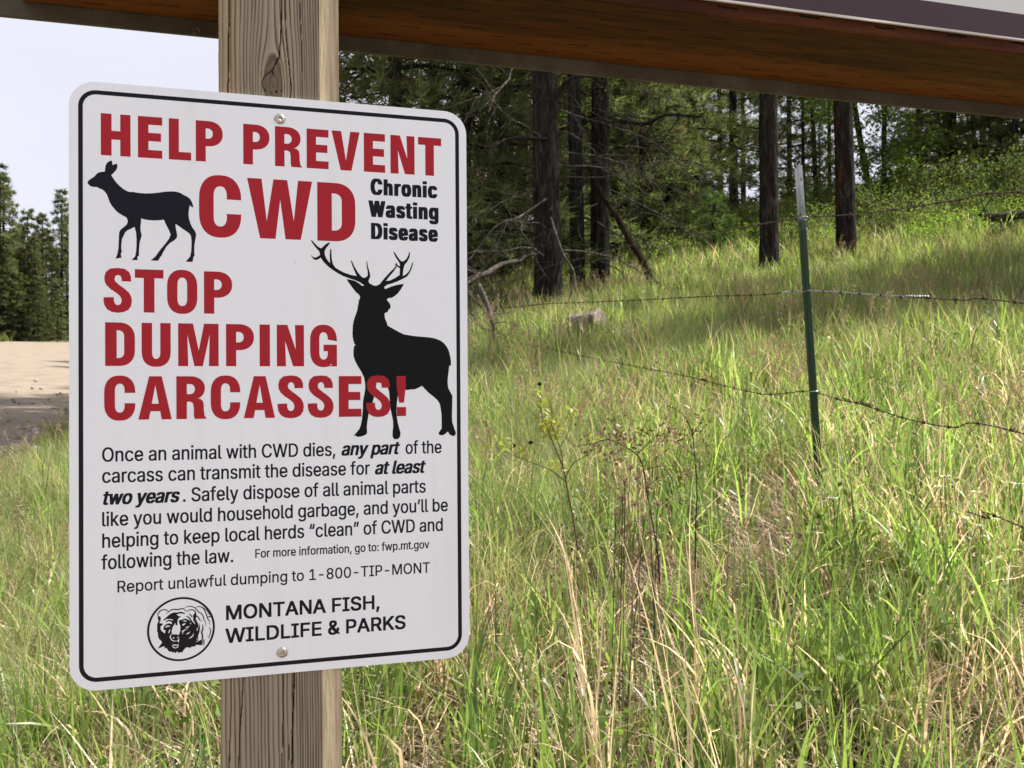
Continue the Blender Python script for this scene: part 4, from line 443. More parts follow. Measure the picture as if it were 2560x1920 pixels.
# weathered post, built as a fine relief (grain ridges, checks and a knot) in the two parts left bare, coarse elsewhere
PL, PR, CH = -.0460, .0475, .0165        # left / right edge and the planed corner
PQ0, PQ1 = .0016, .1420
def post_relief(a, b):
    """a, b in mm on the front face -> depth (m, >0 inwards) and darkness"""
    ak, bk, Rk = -4.6, 238.5, 8.0
    # grain lines stream round the knot
    dx = a - ak; dz = (b - bk) / 3.4
    r2 = dx * dx + dz * dz + 1e-6
    psi = np.where(r2 > Rk * Rk, dx * (1 - Rk * Rk / r2 * .93), dx * .07)
    psi = psi + ak + (fbm(a * .02 + 9, b * .01 + 3, 3) - .47) * 5 + (fbm(a * .05 + 2, b * .02 + 8, 3) - .47) * 1.5
    lines = np.array([-41.5, -35.0, -31.5, -27.5, -24.2, -21.6, -18.6, -16.2, -13.6, -10.9, -7.4, -3.2, .5, 3.6, 7.5, 10.9, 13.3, 15.2, 17.4, 19.2, 21.4, 23.3, 25.6, 27.6, 29.8])
    dk = np.zeros_like(psi)
    for i, L in enumerate(lines):
        w = .42 + .28 * ((i * 37) % 5) / 4
        dk = np.maximum(dk, np.exp(-((psi - L) / w) ** 2) * (.75 + .5 * vnoise(a * .1 + i, b * .05)))
        dk = np.maximum(dk, .45 * np.where(psi > L, np.exp(-(psi - L) / 1.6), 0))
    inside = smooth((Rk * 1.05 - np.sqrt(r2)) / 1.5)
    rr = np.sqrt(r2)
    rings = .5 + .5 * np.sin(rr * 1.9 + fbm(a * .3, b * .3, 2) * 6)
    dk = dk * (1 - inside) + inside * (.72 + .2 * rings)
    depth = dk * .00035 - inside * .0006
    crack = np.zeros_like(psi)
    def polyc(pts, w, dep):
        nonlocal crack
        P_ = np.array(pts, dtype=float); best = np.full(a.shape, 1e9)
        for p, q in zip(P_[:-1], P_[1:]):
            d = q - p; L2 = d @ d
            tt = np.clip(((a - p[0]) * d[0] + (b - p[1]) * d[1]) / L2, 0, 1)
            best = np.minimum(best, np.hypot(a - p[0] - tt * d[0], b - p[1] - tt * d[1]))
        jig = (fbm(a * .4 + 5, b * .25, 3) - .45) * w * .9
        crack = np.maximum(crack, smooth((w + jig - best) / (.35 * w)) * dep)
    polyc([(-37.6, 330), (-38.4, 267.5), (-39.3, 210), (-39.2, 190)], .62, .8)
    polyc([(2.9, 340), (2.3, 306.3), (1.7, 288.9), (0.8, 271.4), (0, 261), (-2.8, 256.1), (-5.1, 250.1)], .42, .9)
    polyc([(-5.1, 250.1), (-9, 246.9), (-12.3, 243.1), (-13, 238.4), (-11.2, 232.9), (-5.7, 232.5), (1.6, 234.2)], .3, .8)
    polyc([(-5.1, 250), (-4.7, 246.2)], .3, .7)
    polyc([(4.9, 340), (5.1, 306.6), (5.3, 280.6), (6.7, 263.3), (8.3, 249), (9.4, 237.5), (8.7, 228.5), (8.5, 200)], .33, .8)
    polyc([(16.4, 310), (16.6, 296.3), (17.7, 273.1), (17.8, 250.7)], .22, .7)
    polyc([(9.9, -200), (9.8, -228.5), (9.2, -249.3), (8.3, -272), (7.7, -303.3), (7.5, -400)], .62, 1)
    polyc([(.9, -200), (.9, -228.4), (1.2, -254.1), (-.1, -302.3), (-.3, -400)], .3, .8)
    polyc([(-29.1, -200), (-29.2, -228.3), (-30, -250.8), (-32, -273), (-32.6, -298.2), (-33, -380)], .34, .8)
    polyc([(-37.8, -210), (-38.4, -255.5), (-39.8, -297.3), (-40, -360)], .36, .8)
    polyc([(5.8, -283.1), (5.2, -303), (5, -360)], .26, .8)
    # left of the long check the face stands a touch proud near the top
    depth = depth + np.where((a < 3) & (a > -20) & (b > 250), -.0004 * smooth((b - 250) / 15), 0)
    return depth + crack * .004, dk, crack
def post_mesh():
    acc = Acc()
    ua = np.linspace(PL * 1000, (PR - CH) * 1000, 140)
    ub = np.concatenate([np.linspace(-1540, -420, 60), np.linspace(-419, -205, 190), np.linspace(-200, 195, 12), np.linspace(200, 330, 130), np.linspace(332, 1500, 50)])
    # front, chamfer, right side, back, left side as one wrapped grid
    prof_a = []; prof_q = []; nrm = []
    for a_ in ua: prof_a.append(a_ / 1000); prof_q.append(PQ0); nrm.append((0, 1))
    CQ = .0066
    for k in range(1, 25):
        f_ = k / 24; prof_a.append(PR - CH + CH * f_); prof_q.append(PQ0 + CQ * f_ ** 1.1); nrm.append((-.4, .9))
    for k in range(1, 12): prof_a.append(PR); prof_q.append(PQ0 + CQ + (PQ1 - PQ0 - CQ) * k / 11); nrm.append((-1, 0))
    for k in range(1, 8): prof_a.append(PR + (PL - PR) * k / 7); prof_q.append(PQ1); nrm.append((0, -1))
    for k in range(1, 12): prof_a.append(PL); prof_q.append(PQ1 + (PQ0 - PQ1) * k / 11); nrm.append((1, 0))
    pa = np.array(prof_a); pq = np.array(prof_q); nn = np.array(nrm); m = len(pa)
    A_, B_ = np.meshgrid(pa * 1000, ub, indexing='ij')
    dep, dk, crk = post_relief(A_, B_)
    front = np.zeros(m); front[:140] = 1
    edgef = np.minimum(1, np.minimum(np.arange(m), 139 - np.arange(m)) / 2.0).clip(0, 1)
    fr = (front * edgef)[:, None]
    side_g = fbm(pq[:, None] * 900 + A_ * 1.2, B_ * .03, 4)
    dep = dep * fr + (1 - fr) * (fbm(A_ * 1.1 + pq[:, None] * 800, B_ * .12, 4) - .45) * .0010 * (front[:, None] < .5)
    # rounded front left arris
    rl = smooth((2.2 - (A_ - PL * 1000)) / 2.2) * (front[:, None] > .5); dep = dep + rl * .0012
    PA = pa[:, None] + nn[:, :1] * dep; PQ = pq[:, None] + nn[:, 1:] * dep
    V_ = np.stack([PA, PQ, np.broadcast_to(B_ / 1000 + ZB, PA.shape)], -1)
    # tint: r grain darkness, g crack, b = which face (1 = bright planed corner), 0.5 = left warm strip
    warm = smooth((-27 - A_) / 7) * front[:, None] * .5
    low = smooth((-150 - B_) / 60)
    warm = warm * (1 - .5 * low)
    bright = np.zeros(m); bright[140:] = 1
    side_d = np.clip(side_g * 1.3 - .2, 0, 1)
    C_ = np.stack([np.where(front[:, None] > .5, dk, side_d), crk * fr, np.where(front[:, None] > .5, warm, bright[:, None] + 0 * A_)], -1)
    nb = len(ub)
    i = np.arange(m)[:, None]; j = np.arange(nb - 1)[None, :]; i2 = (i + 1) % m
    F_ = np.stack([i * nb + j, i2 * nb + j, i2 * nb + j + 1, i * nb + j + 1], -1).reshape(-1, 4)
    acc.add(V_.reshape(-1, 3), F_, C_.reshape(-1, 3))
    return acc.mesh('post')
t = NT('weathered_post')
_, dk_, ck_, wf_ = t.attr()
v = t.coord('Object', scale=(60, 60, 3)); nf = t.noise(5, 5, .65, vec=v)
v2 = t.coord('Object', scale=(5, 5, 2)); nb_ = t.noise(3, 4, .6, vec=v2)
grey = t.mix(nb_, (.33, .275, .185), (.325, .30, .235))
grey = t.mix(t.math('MULTIPLY', wf_, 1.3), grey, (.36, .27, .165))
darkc = t.mix(wf_, (.072, .055, .038), (.13, .085, .045))
c = t.mix(t.math('MULTIPLY', dk_, .97), grey, darkc)
bright = t.mix(t.ramp(nf, [(.35, (0, 0, 0)), (.7, (1, 1, 1))]), (.34, .27, .17), (.68, .57, .40))
bright = t.mix(t.math('MULTIPLY', dk_, .35), bright, (.16, .12, .075))
c = t.mix(t.ramp(wf_, [(.7, (0, 0, 0)), (.72, (1, 1, 1))]), c, bright)
c = t.mix(t.math('MULTIPLY', t.math('SUBTRACT', nf, .35), .35), c, (.08, .06, .04))
c = t.mix(ck_, c, (.02, .013, .01))
t.bsdf(c, .85, .15); t.bump(nf, .35, .0012)
tag(link('post', post_mesh(), t.m, kiosk), 'weathered grey timber post with a knot, long checks and a pale right edge')

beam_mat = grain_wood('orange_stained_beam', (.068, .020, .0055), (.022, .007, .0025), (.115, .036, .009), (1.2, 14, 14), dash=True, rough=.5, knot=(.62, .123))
UB = .3415
rail_h = .089
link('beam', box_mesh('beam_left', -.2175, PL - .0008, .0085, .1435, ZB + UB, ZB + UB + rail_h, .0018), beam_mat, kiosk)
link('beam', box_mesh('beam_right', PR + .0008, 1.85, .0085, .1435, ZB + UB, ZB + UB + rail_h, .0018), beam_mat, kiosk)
link('back_panel', box_mesh('back_panel', -.75, 1.95, .1450, .1490, ZB + .3276, ZB + .62, .0006, 1), MT.m, kiosk)
bm = bmesh.new(); bmesh.ops.create_cone(bm, cap_ends=True, segments=12, radius1=.0042, radius2=.003, depth=.003, matrix=Matrix.Translation((-.0723, .1443, ZB + .3316)) @ Matrix.Rotation(R_(90), 4, 'X'))
me = bpy.data.meshes.new('bolt'); bm.to_mesh(me); bm.free()
t = NT('rusty_bolt'); t.bsdf((.10, .07, .05), .5, .5, .7)
link('bolt', me, t.m, kiosk)
# the board above the beam: thick sheet, maroon border strip, white field, peeled silver lower edge
t = NT('board_white'); t.bsdf((.60, .62, .60), .4, .3); wm = t.m
t = NT('board_maroon'); n1 = t.noise(3, 4, vec=t.coord('Object')); t.bsdf(t.mix(n1, (.042, .022, .028), (.062, .035, .042)), .35, .25); mm = t.m
bp = link('notice_board', box_mesh('notice_board', .056, 1.60, .0050, .0083, ZB + .3545, ZB + 1.15, .0004, 1), wm, kiosk)
def rect_ring(name, a0, a1, b0, b1, w, q, th=.0006):
    bm = bmesh.new()
    for (x0, x1, z0, z1) in ((a0, a1, b0, b0 + w), (a0, a1, b1 - w, b1), (a0, a0 + w, b0 + w, b1 - w), (a1 - w, a1, b0 + w, b1 - w)):
        mt = Matrix.Translation(((x0 + x1) / 2, q, (z0 + z1) / 2)) @ Matrix.Diagonal((x1 - x0, th, z1 - z0, 1))
        bmesh.ops.create_cube(bm, size=1.0, matrix=mt)
    me = bpy.data.meshes.new(name); bm.to_mesh(me); bm.free(); return me
mb = link('border', rect_ring('maroon_border', .0555, 1.6005, ZB + .3550, ZB + 1.1505, .0265, .0047), mm, bp)
# wavy peeled laminate edge
acc = Acc(); xs = np.linspace(.058, 1.6, 420)
zz = ZB + .3546 - .0016 * np.clip(fbm(xs * 9, xs * 0 + 4, 4) * 2 - .5, 0, 1)
top = np.stack([xs, np.full_like(xs, .0042), np.full_like(xs, ZB + .3562) - .0006 * fbm(xs * 30, xs * 0, 3)], 1)
bot = np.stack([xs, .0042 - .001 * fbm(xs * 14, xs * 0, 2), zz], 1)
n_ = len(xs); i = np.arange(n_ - 1)
acc.add(np.concatenate([top, bot]), np.stack([i, i + n_, i + n_ + 1, i + 1], 1))
t = NT('peeled_laminate'); t.bsdf((.42, .38, .33), .4, .4, .2)
link('laminate_edge', acc.mesh('laminate_edge'), t.m, bp)

# ------------------------------------------------------------------ the warning sign
sign = empty('warning_sign', SC, SIGN_RZ, 'white metal sign with red lettering, deer and elk silhouettes, screwed to the post', 'sign')
WS, HS = .3048, .4572
def rr_pts(w, h, r, n=12):
    out = []
    for cx_, cz_, a0 in ((w / 2 - r, h / 2 - r, 0), (-w / 2 + r, h / 2 - r, 90), (-w / 2 + r, -h / 2 + r, 180), (w / 2 - r, -h / 2 + r, 270)):
        for k in range(n + 1):
            a = R_(a0 + 90 * k / n); out.append((cx_ + r * math.cos(a), cz_ + r * math.sin(a)))
    return out
def prism(name, pts, q0, q1):
    bm = bmesh.new()
    f0 = [bm.verts.new((x, q0, z)) for x, z in pts]; f1 = [bm.verts.new((x, q1, z)) for x, z in pts]
    bm.faces.new(f0); bm.faces.new(f1[::-1]); n = len(pts)
    for i in range(n): bm.faces.new((f0[i], f1[i], f1[(i + 1) % n], f0[(i + 1) % n]))
    bmesh.ops.recalc_face_normals(bm, faces=bm.faces[:])
    me = bpy.data.meshes.new(name); bm.to_mesh(me); bm.free(); return me
def ink(name, col, rough=.32, spec=.14):
    t = NT(name); v = t.coord('Object')
    n = t.noise(7, 4, vec=v)
    t.bsdf(t.mix(t.math('MULTIPLY', n, .25), col, tuple(min(1, x * 1.35 + .004) for x in col)), rough, spec)
    return t.m
t = NT('reflective_white_sheeting')
v = t.coord('Object'); n1 = t.noise(6, 5, .6, vec=v); n2 = t.noise(900, 2, vec=v); n3 = t.noise(130, 2, .4, vec=v)
sp = t.ramp(n3, [(.78, (0, 0, 0)), (.80, (1, 1, 1))])
c = t.mix(n1, (.76, .80, .85), (.81, .85, .89)); c = t.mix(t.math('MULTIPLY', n2, .08), c, (.5, .52, .56)); c = t.mix(t.math('MULTIPLY', sp, .3), c, (.35, .33, .3))
vd = t.coord('Object', scale=(40, 40, 2.2)); st_ = t.noise(1, 5, .65, vec=vd); ds_ = t.noise(2.5, 4, vec=v)
c = t.mix(t.math('MULTIPLY', t.math('MULTIPLY', t.ramp(st_, [(.52, (0, 0, 0)), (.75, (1, 1, 1))]), ds_), .28), c, (.50, .47, .41))
t.bsdf(c, .33, .5)
t.bump(n2, .05, .0004)
link('plate', prism('plate', rr_pts(WS, HS, .0190), .0, .0016), t.m, sign)
BLK = ink('black_ink', (.0055, .0065, .012)); RED = ink('red_ink', (.34, .008, .016), .3, .22)
def _fill(cs):
    cu = bpy.data.curves.new('fill', 'CURVE'); cu.dimensions = '2D'; cu.fill_mode = 'BOTH'
    for P_ in cs:
        sp_ = cu.splines.new('POLY'); sp_.points.add(len(P_) - 1)
        flatco = []
        for x, z in P_: flatco += [x, z, 0, 1]
        sp_.points.foreach_set('co', flatco)
        sp_.use_cyclic_u = True
    tmp = bpy.data.objects.new('tmp', cu)
    me = bpy.data.meshes.new_from_object(tmp)
    n = len(me.vertices); co = np.zeros(n * 3); me.vertices.foreach_get('co', co)
    fs = [tuple(p.vertices) for p in me.polygons]
    bpy.data.objects.remove(tmp); bpy.data.curves.remove(cu); bpy.data.meshes.remove(me)
    return co.reshape(-1, 3), fs
def _inside(pt, P_):
    x, y = pt; c = False; n = len(P_); j = n - 1
    for i in range(n):
        if (P_[i][1] > y) != (P_[j][1] > y) and x < (P_[j][0] - P_[i][0]) * (y - P_[i][1]) / (P_[j][1] - P_[i][1]) + P_[i][0]: c = not c
        j = i
    return c
def _area(P_):
    q = np.array(P_); x, y = q[:, 0], q[:, 1]; return .5 * float(np.sum(x * np.roll(y, -1) - y * np.roll(x, -1)))
def flat(name, contours, q, mat, parent=None):
    """flat print from contours in mm. Contours wound against the largest one are holes; every outline is filled on its own, a few microns apart where they overlap."""
    parent = parent or sign
    big_ = max(contours, key=lambda c_: abs(_area(c_))); sg = _area(big_) > 0
    outer = [c_ for c_ in contours if (_area(c_) > 0) == sg]; holes = [c_ for c_ in contours if (_area(c_) > 0) != sg]
    V_ = []; F_ = []; n = 0
    for k, o_ in enumerate(outer):
        hs = [h for h in holes if _inside(h[0], o_)]
        co, fs = _fill([o_] + hs)
        qq = q - .000004 * (k % 5)
        V_.append(np.stack([co[:, 0] / 1000, np.full(len(co), qq), co[:, 1] / 1000], 1))
        for f_ in fs: F_.append(tuple(i + n for i in f_))
        n += len(co)
    me = bpy.data.meshes.new(name); me.from_pydata(np.concatenate(V_).tolist(), [], F_); me.update()
    bm = bmesh.new(); bm.from_mesh(me)
    for f_ in bm.faces:
        if f_.normal.y > 0: f_.normal_flip()
    bm.to_mesh(me); bm.free()
    return link(name, me, mat, parent)
L1, L2, L3, L4 = -.00006, -.00012, -.00018, -.00024
mm_ = lambda P_: [(x * 1000, z * 1000) for x, z in P_]
flat('border', [mm_(rr_pts(WS - .0128, HS - .0128, .0127)), mm_(rr_pts(WS - .0192, HS - .0192, .0095))[::-1]], L1, BLK)

def arc(cx_, cy_, rx, ry, a0, a1, n=10, p=2.35):
    out = []
    for k in range(n + 1):
        a = R_(a0 + (a1 - a0) * k / n); c_ = math.cos(a); s_ = math.sin(a)
        out.append((cx_ + rx * math.copysign(abs(c_) ** (2 / p), c_), cy_ + ry * math.copysign(abs(s_) ** (2 / p), s_)))
    return out
S_PTS = [(923, 915), (820, 915), (818, 880), (805, 852), (778, 842), (752, 855), (740, 888), (750, 920), (790, 955), (850, 1000), (900, 1045), (924, 1095), (930, 1140), (922, 1195), (892, 1243), (840, 1270), (775, 1279), (710, 1270), (658, 1240), (630, 1190), (620, 1135), (622, 1103), (732, 1100), (735, 1150), (748, 1180), (776, 1192), (805, 1180), (817, 1150), (818, 1120), (800, 1085), (760, 1050), (700, 1010), (655, 965), (635, 925), (630, 870), (645, 815), (690, 773), (775, 761), (850, 770), (900, 805), (920, 855)]
def glyph(ch, w, h):
    T_ = .23 * h; U_ = .185 * h; o = .018 * h
    def S(pts): return [(x * w, y * h) for x, y in pts]
    if ch == 'H': return [S([(0, 0), (0, 1), (.36, 1), (.36, .595), (.652, .595), (.652, 1), (1, 1), (1, 0), (.652, 0), (.652, .388), (.36, .388), (.36, 0)])]
    if ch == 'E': return [S([(0, 0), (0, 1), (1, 1), (1, .805), (.43, .805), (.43, .61), (.95, .61), (.95, .41), (.43, .41), (.43, .195), (1, .195), (1, 0)])]
    if ch == 'L': return [S([(0, 0), (0, 1), (.448, 1), (.448, .195), (1, .195), (1, 0)])]
    if ch == 'T': return [S([(0, 1), (1, 1), (1, .8), (.682, .8), (.682, 0), (.308, 0), (.308, .8), (0, .8)])]
    if ch == 'V': return [S([(0, 1), (.338, 1), (.51, .25), (.665, 1), (1, 1), (.703, 0), (.318, 0)])]
    if ch == 'N': return [S([(0, 0), (0, 1), (.39, 1), (.694, .41), (.667, 1), (1, 1), (1, 0), (.596, 0), (.306, .61), (.336, 0)])]
    if ch == 'M': return [S([(0, 0), (0, 1), (.366, 1), (.506, .365), (.64, 1), (1, 1), (1, 0), (.757, 0), (.778, .74), (.605, 0), (.397, 0), (.226, .74), (.247, 0)])]
    if ch == 'W': return [S([(0, 1), (.22, 1), (.297, .29), (.40, 1), (.613, 1), (.713, .31), (.78, 1), (1, 1), (.82, 0), (.583, 0), (.504, .66), (.43, 0), (.195, 0)])]
    if ch == 'A': return [S([(0, 0), (.324, 1), (.70, 1), (1, 0), (.696, 0), (.655, .19), (.36, .19), (.31, 0)]), S([(.51, .80), (.40, .364), (.61, .364)])]
    if ch == 'I': return [S([(0, 0), (0, 1), (1, 1), (1, 0)])]
    if ch == '!': return [S([(0, 1), (1, 1), (.98, .72), (.78, .335), (.26, .335), (.02, .72)]), S([(.02, 0), (.02, .225), (1, .225), (1, 0)])]
    if ch == 'D':
        out = [(0, 0), (0, h), (.45 * w, h)] + arc(w * .45, h * .62, w * .55, h * .38, 90, 0) + arc(w * .45, h * .38, w * .55, h * .38, 0, -90)
        i = [(T_ * 1.06, U_ * .98), (T_ * 1.06, h - U_ * .98)] + arc(w * .42, h * .68, w - T_ * 1.0 - w * .42, h * .32 - U_ * .98, 90, 0, 8) + arc(w * .42, h * .32, w - T_ - w * .42, h * .32 - U_ * .98, 0, -90, 8)
        return [out, i]
    if ch == 'O':
        r = .40 * h
        out = arc(w / 2, h + o - r, w / 2, r, 180, 0, 16) + arc(w / 2, r - o, w / 2, r, 0, -180, 16)
        ri = .17 * h; tx = .34 * w
        i = arc(w / 2, h - U_ - ri + o, w / 2 - tx, ri, 180, 0, 12) + arc(w / 2, U_ - o + ri, w / 2 - tx, ri, 0, -180, 12)
        return [out, i]
    if ch in 'CG':
        r = .40 * h; tx = .35 * w; ri = .17 * h
        top = [(w, .62 * h if ch == 'C' else .655 * h)] + arc(w / 2, h + o - r, w / 2, r, 0, 180, 16)
        bot = arc(w / 2, r - o, w / 2, r, 180, 360 if ch == 'C' else 308, 16)
        inb = arc(w / 2, U_ - o + ri, w / 2 - tx * .98, ri, 0, -180, 12)
        intp = arc(w / 2, h - U_ + o - ri, w / 2 - tx * .98, ri, 180, 0, 12)
        if ch == 'C':
            return [top + bot + [(w, .38 * h), (w - tx, .38 * h)] + inb + intp + [(w - tx, .62 * h)]]
        return [top + bot + [(.745 * w, .05 * h), (.75 * w, 0), (w, 0), (w, .53 * h), (.5 * w, .53 * h), (.5 * w, .37 * h), (w - tx, .37 * h)] + inb + intp + [(w - tx, .655 * h)]]
    if ch == 'U':
        r = .36 * h; tx = .36 * w; ri = .15 * h
        return [[(0, h), (tx, h)] + arc(w / 2, U_ - o + ri, w / 2 - tx, ri, 180, 360, 12) + [(w - tx, h), (w, h)] + arc(w / 2, r - o, w / 2, r, 0, -180, 16)]
    if ch == 'P':
        return [[(0, 0), (0, h), (.5 * w, h)] + arc(w * .46, h * .69, w * .54, h * .31, 90, -90, 18, 2.2) + [(T_ * 1.0, .38 * h), (T_, 0)],
                [(T_, .565 * h), (T_, .815 * h)] + arc(w * .44, h * .69, w * .19, h * .125, 90, -90, 12, 2.2)]
    if ch == 'R':
        return [[(0, 0), (0, h), (.5 * w, h)] + arc(w * .44, h * .72, w * .50, h * .28, 90, -62, 16, 2.2) +
                S([(.78, .47), (.87, .42), (.90, .34), (.905, .2), (.93, .07), (1, 0), (.60, 0), (.575, .08), (.57, .28), (.545, .37), (.46, .405)]) + [(T_, .405 * h), (T_, 0)],
                [(T_, .58 * h), (T_, .82 * h)] + arc(w * .44, h * .70, w * .17, h * .12, 90, -90, 12, 2.2)]
    if ch == 'S':
        P_ = [((x - 620) / 310 * w, (1279 - y) / 518 * (h + 2 * o) - o) for x, y in S_PTS]
        return [P_]
    raise ValueError(ch)
def letters(name, items, q):
    cs = []
    for ch, a0, a1, b0, b1 in items:
        for k_, P_ in enumerate(glyph(ch, a1 - a0, b1 - b0)):
            hole = k_ == 1 and ch != '!'
            P_ = P_ if (_area(P_) < 0) == hole else P_[::-1]
            cs.append([(x + a0, z + b0) for x, z in P_])
    flat(name, cs, q, RED)
BIG = DATA['big']
letters('red_lettering', BIG[0:11], L1)
letters('red_lettering', BIG[11:14], L1)
letters('red_lettering', BIG[14:18], L1)
letters('red_lettering', BIG[18:25], L1)
letters('red_lettering', BIG[25:35], L3)
flat('deer_silhouette', [DATA['fawn']], L1, BLK)
orient = lambda P_, pos: P_ if (_area(P_) > 0) == pos else P_[::-1]
flat('elk_silhouette', [orient(DATA['bull'], True), orient(DATA['bull_hole'], False)], L2, ink('glossy_black_ink', (.003, .0032, .0035), .25, .12))

def text_polys(s):
    out = []; x = 0
    for ch in s:
        adv, P_ = FONT[ch]
        for q in P_: out.append(np.array(q, dtype=float) + [x, 0])
        x += adv
    return out
def area(P_): x, y = P_[:, 0], P_[:, 1]; return .5 * np.sum(x * np.roll(y, -1) - y * np.roll(x, -1))
def text_run(name, s, a0, a1, base, cap, style):
    """condensed / bold cuts: the outline is printed several times, a hair apart sideways (stems thicken, counters stay clean)"""
    P_ = text_polys(s)
    ex, ey, nx_, ny_ = {'H': (.088, .024, 5, 2), 'C': (.022, .008, 2, 2), 'c': (.026, .010, 2, 2), 'BI': (.056, .020, 4, 2), 'R': (.016, .012, 2, 2), 'M': (.034, .030, 3, 3)}[style]
    ex *= cap; ey *= cap
    fy = (cap - 2 * ey) / 509.0
    if style == 'H':      # extra tracking so that the heavy stems do not touch
        x = 0; Q = []
        for ch in s:
            adv, g = FONT[ch]
            for q in g: Q.append(np.array(q, dtype=float) + [x, 0])
            x += adv + 95
        P_ = Q
    xs_ = np.concatenate([q[:, 0] for q in P_]); x0, x1 = xs_.min(), xs_.max()
    sh = .21 if style == 'BI' else 0.0
    fx = ((a1 - a0) - 2 * ex - sh * cap * .8) / (x1 - x0)
    lev = 0
    big_ = max(P_, key=lambda q: abs(area(q))); sg = area(big_) > 0
    outer = [q for q in P_ if (area(q) > 0) == sg]; holes = [q for q in P_ if (area(q) > 0) != sg]
    V_ = []; F_ = []; n = 0; cache = []
    for o_ in outer:
        hs = [h for h in holes if all(_inside(v, o_) for v in h)]
        cache.append(_fill([[tuple(v) for v in o_]] + [[tuple(v) for v in h] for h in hs]))
    for ix in range(nx_):
        for iy in range(ny_):
            dx = ex * (2 * ix / (nx_ - 1) - 1) if nx_ > 1 else 0; dy = ey * (2 * iy / (ny_ - 1) - 1) if ny_ > 1 else 0
            for k, (co, fs) in enumerate(cache):
                X_ = (co[:, 0] - x0) * fx + ex + dx; Z_ = co[:, 1] * fy + ey + dy
                X_ = X_ + sh * Z_
                q = L1 - .000003 * (lev * 2 + k % 2)
                V_.append(np.stack([(X_ + a0) / 1000, np.full(len(co), q), (Z_ + base) / 1000], 1))
                F_ += [tuple(i + n for i in f_) for f_ in fs]; n += len(co)
            lev += 1
    me = bpy.data.meshes.new(name); me.from_pydata(np.concatenate(V_).tolist(), [], F_); me.update()
    bm = bmesh.new(); bm.from_mesh(me)
    for f_ in bm.faces:
        if f_.normal.y > 0: f_.normal_flip()
    bm.to_mesh(me); bm.free()
    link(name, me, BLK, sign)
for s, a0, a1, base, cap, style in DATA['runs']:
    text_run('black_lettering', s, a0, a1, base, cap, style)
# bear emblem
Bd = DATA['bear']
circ = lambda cx_, cy_, r, n=72: [(cx_ + r * math.cos(2 * math.pi * k / n), cy_ + r * math.sin(2 * math.pi * k / n)) for k in range(n)]
ECX, ECY = -74.4, -187.55
flat('emblem_ring', [circ(ECX, ECY, 24.5), circ(ECX, ECY, 22.9)[::-1]], L1, BLK)
flat('emblem_bear', [Bd['face']], L1, BLK)
WH = ink('white_ink', (.72, .74, .77), .33, .5)
flat('emblem_highlights', [orient(w_, True) for w_ in Bd['white']], L2, WH)
flat('emblem_nose', [Bd['nose']], L3, BLK)
flat('emblem_nostrils', [orient(w_, True) for w_ in Bd['white'][13:15]], L4, WH)
acc_l = []
def ribbon2d(P_, w):
    P_ = catmull(np.array(P_), 5); d = np.gradient(P_, axis=0); d /= np.linalg.norm(d, axis=1)[:, None]
    n = np.stack([-d[:, 1], d[:, 0]], 1); tt = np.linspace(0, 1, len(P_)); ww = w * .5 * (1 - .75 * np.abs(tt * 2 - 1) ** 3)
    return [tuple(p) for p in P_ + n * ww[:, None]] + [tuple(p) for p in (P_ - n * ww[:, None])[::-1]]
for l_, w_ in Bd['lines']:
    acc_l.append(ribbon2d(l_, w_ * 1.05))
for k, r_ in enumerate(acc_l):
    pass
bmA = bmesh.new()
for k, rb in enumerate(acc_l):
    n = len(rb) // 2; q = L2 - .00001 * k
    vs1 = [bmA.verts.new((x / 1000, q, z / 1000)) for x, z in rb[:n]]; vs2 = [bmA.verts.new((x / 1000, q, z / 1000)) for x, z in rb[n:][::-1]]
    for i in range(n - 1):
        f_ = bmA.faces.new((vs1[i], vs1[i + 1], vs2[i + 1], vs2[i]))
bmA.normal_update()
for f_ in bmA.faces:
    if f_.normal.y > 0: f_.normal_flip()
me = bpy.data.meshes.new('emblem_fur_lines'); bmA.to_mesh(me); bmA.free()
link('emblem_fur_lines', me, BLK, sign)
# screws: domed washers heads with a star recess
def screw_mesh():
    acc = Acc(); n = 32; th = np.arange(n) / n * 2 * math.pi
    prof = [(.00405, 0.0), (.00405, -.0007), (.0036, -.0013), (.0030, -.0016), (.0021, -.00185)]
    V_ = [np.stack([r * np.cos(th), np.full(n, q), r * np.sin(th)], 1) for r, q in prof]
    star = .0014 + .0005 * np.cos(6 * th)
    V_.append(np.stack([star * np.cos(th), np.full(n, -.00185), star * np.sin(th)], 1))
    V_.append(np.stack([star * .9 * np.cos(th), np.full(n, -.0004), star * .9 * np.sin(th)], 1))
    m = len(V_); V_ = np.concatenate(V_)
    i = np.arange(m - 1)[:, None] * n; j = np.arange(n)[None, :]; k = (j + 1) % n
    acc.add(V_, np.stack([i + j, i + k, i + n + k, i + n + j], -1).reshape(-1, 4))
    c_ = np.array([[0, -.0004, 0]]); b_ = V_[-n:]
    acc.add(np.concatenate([b_, c_]), np.stack([np.arange(n), (np.arange(n) + 1) % n, np.full(n, n)], 1))
    # burr of chewed paint round the head
    rg = np.random.RandomState(3)
    for a_ in rg.uniform(0, 6.28, 9):
        p = np.array([.0042 * math.cos(a_), -.0002, .0042 * math.sin(a_)])
        acc.add(IV * rg.uniform(.0003, .0007) * [1, .6, 1] + p, IF)
    return acc.mesh('screw')
t = NT('zinc_screw'); n1 = t.noise(900, 3, vec=t.coord('Object')); t.bsdf(t.mix(n1, (.30, .28, .22), (.55, .52, .44)), .38, .5, .85)
sm = screw_mesh()
for k, (a, b) in enumerate(DATA['screws']):
    s_ = link('screw', sm, t.m, sign); s_.location = (a / 1000, -.00005, b / 1000)
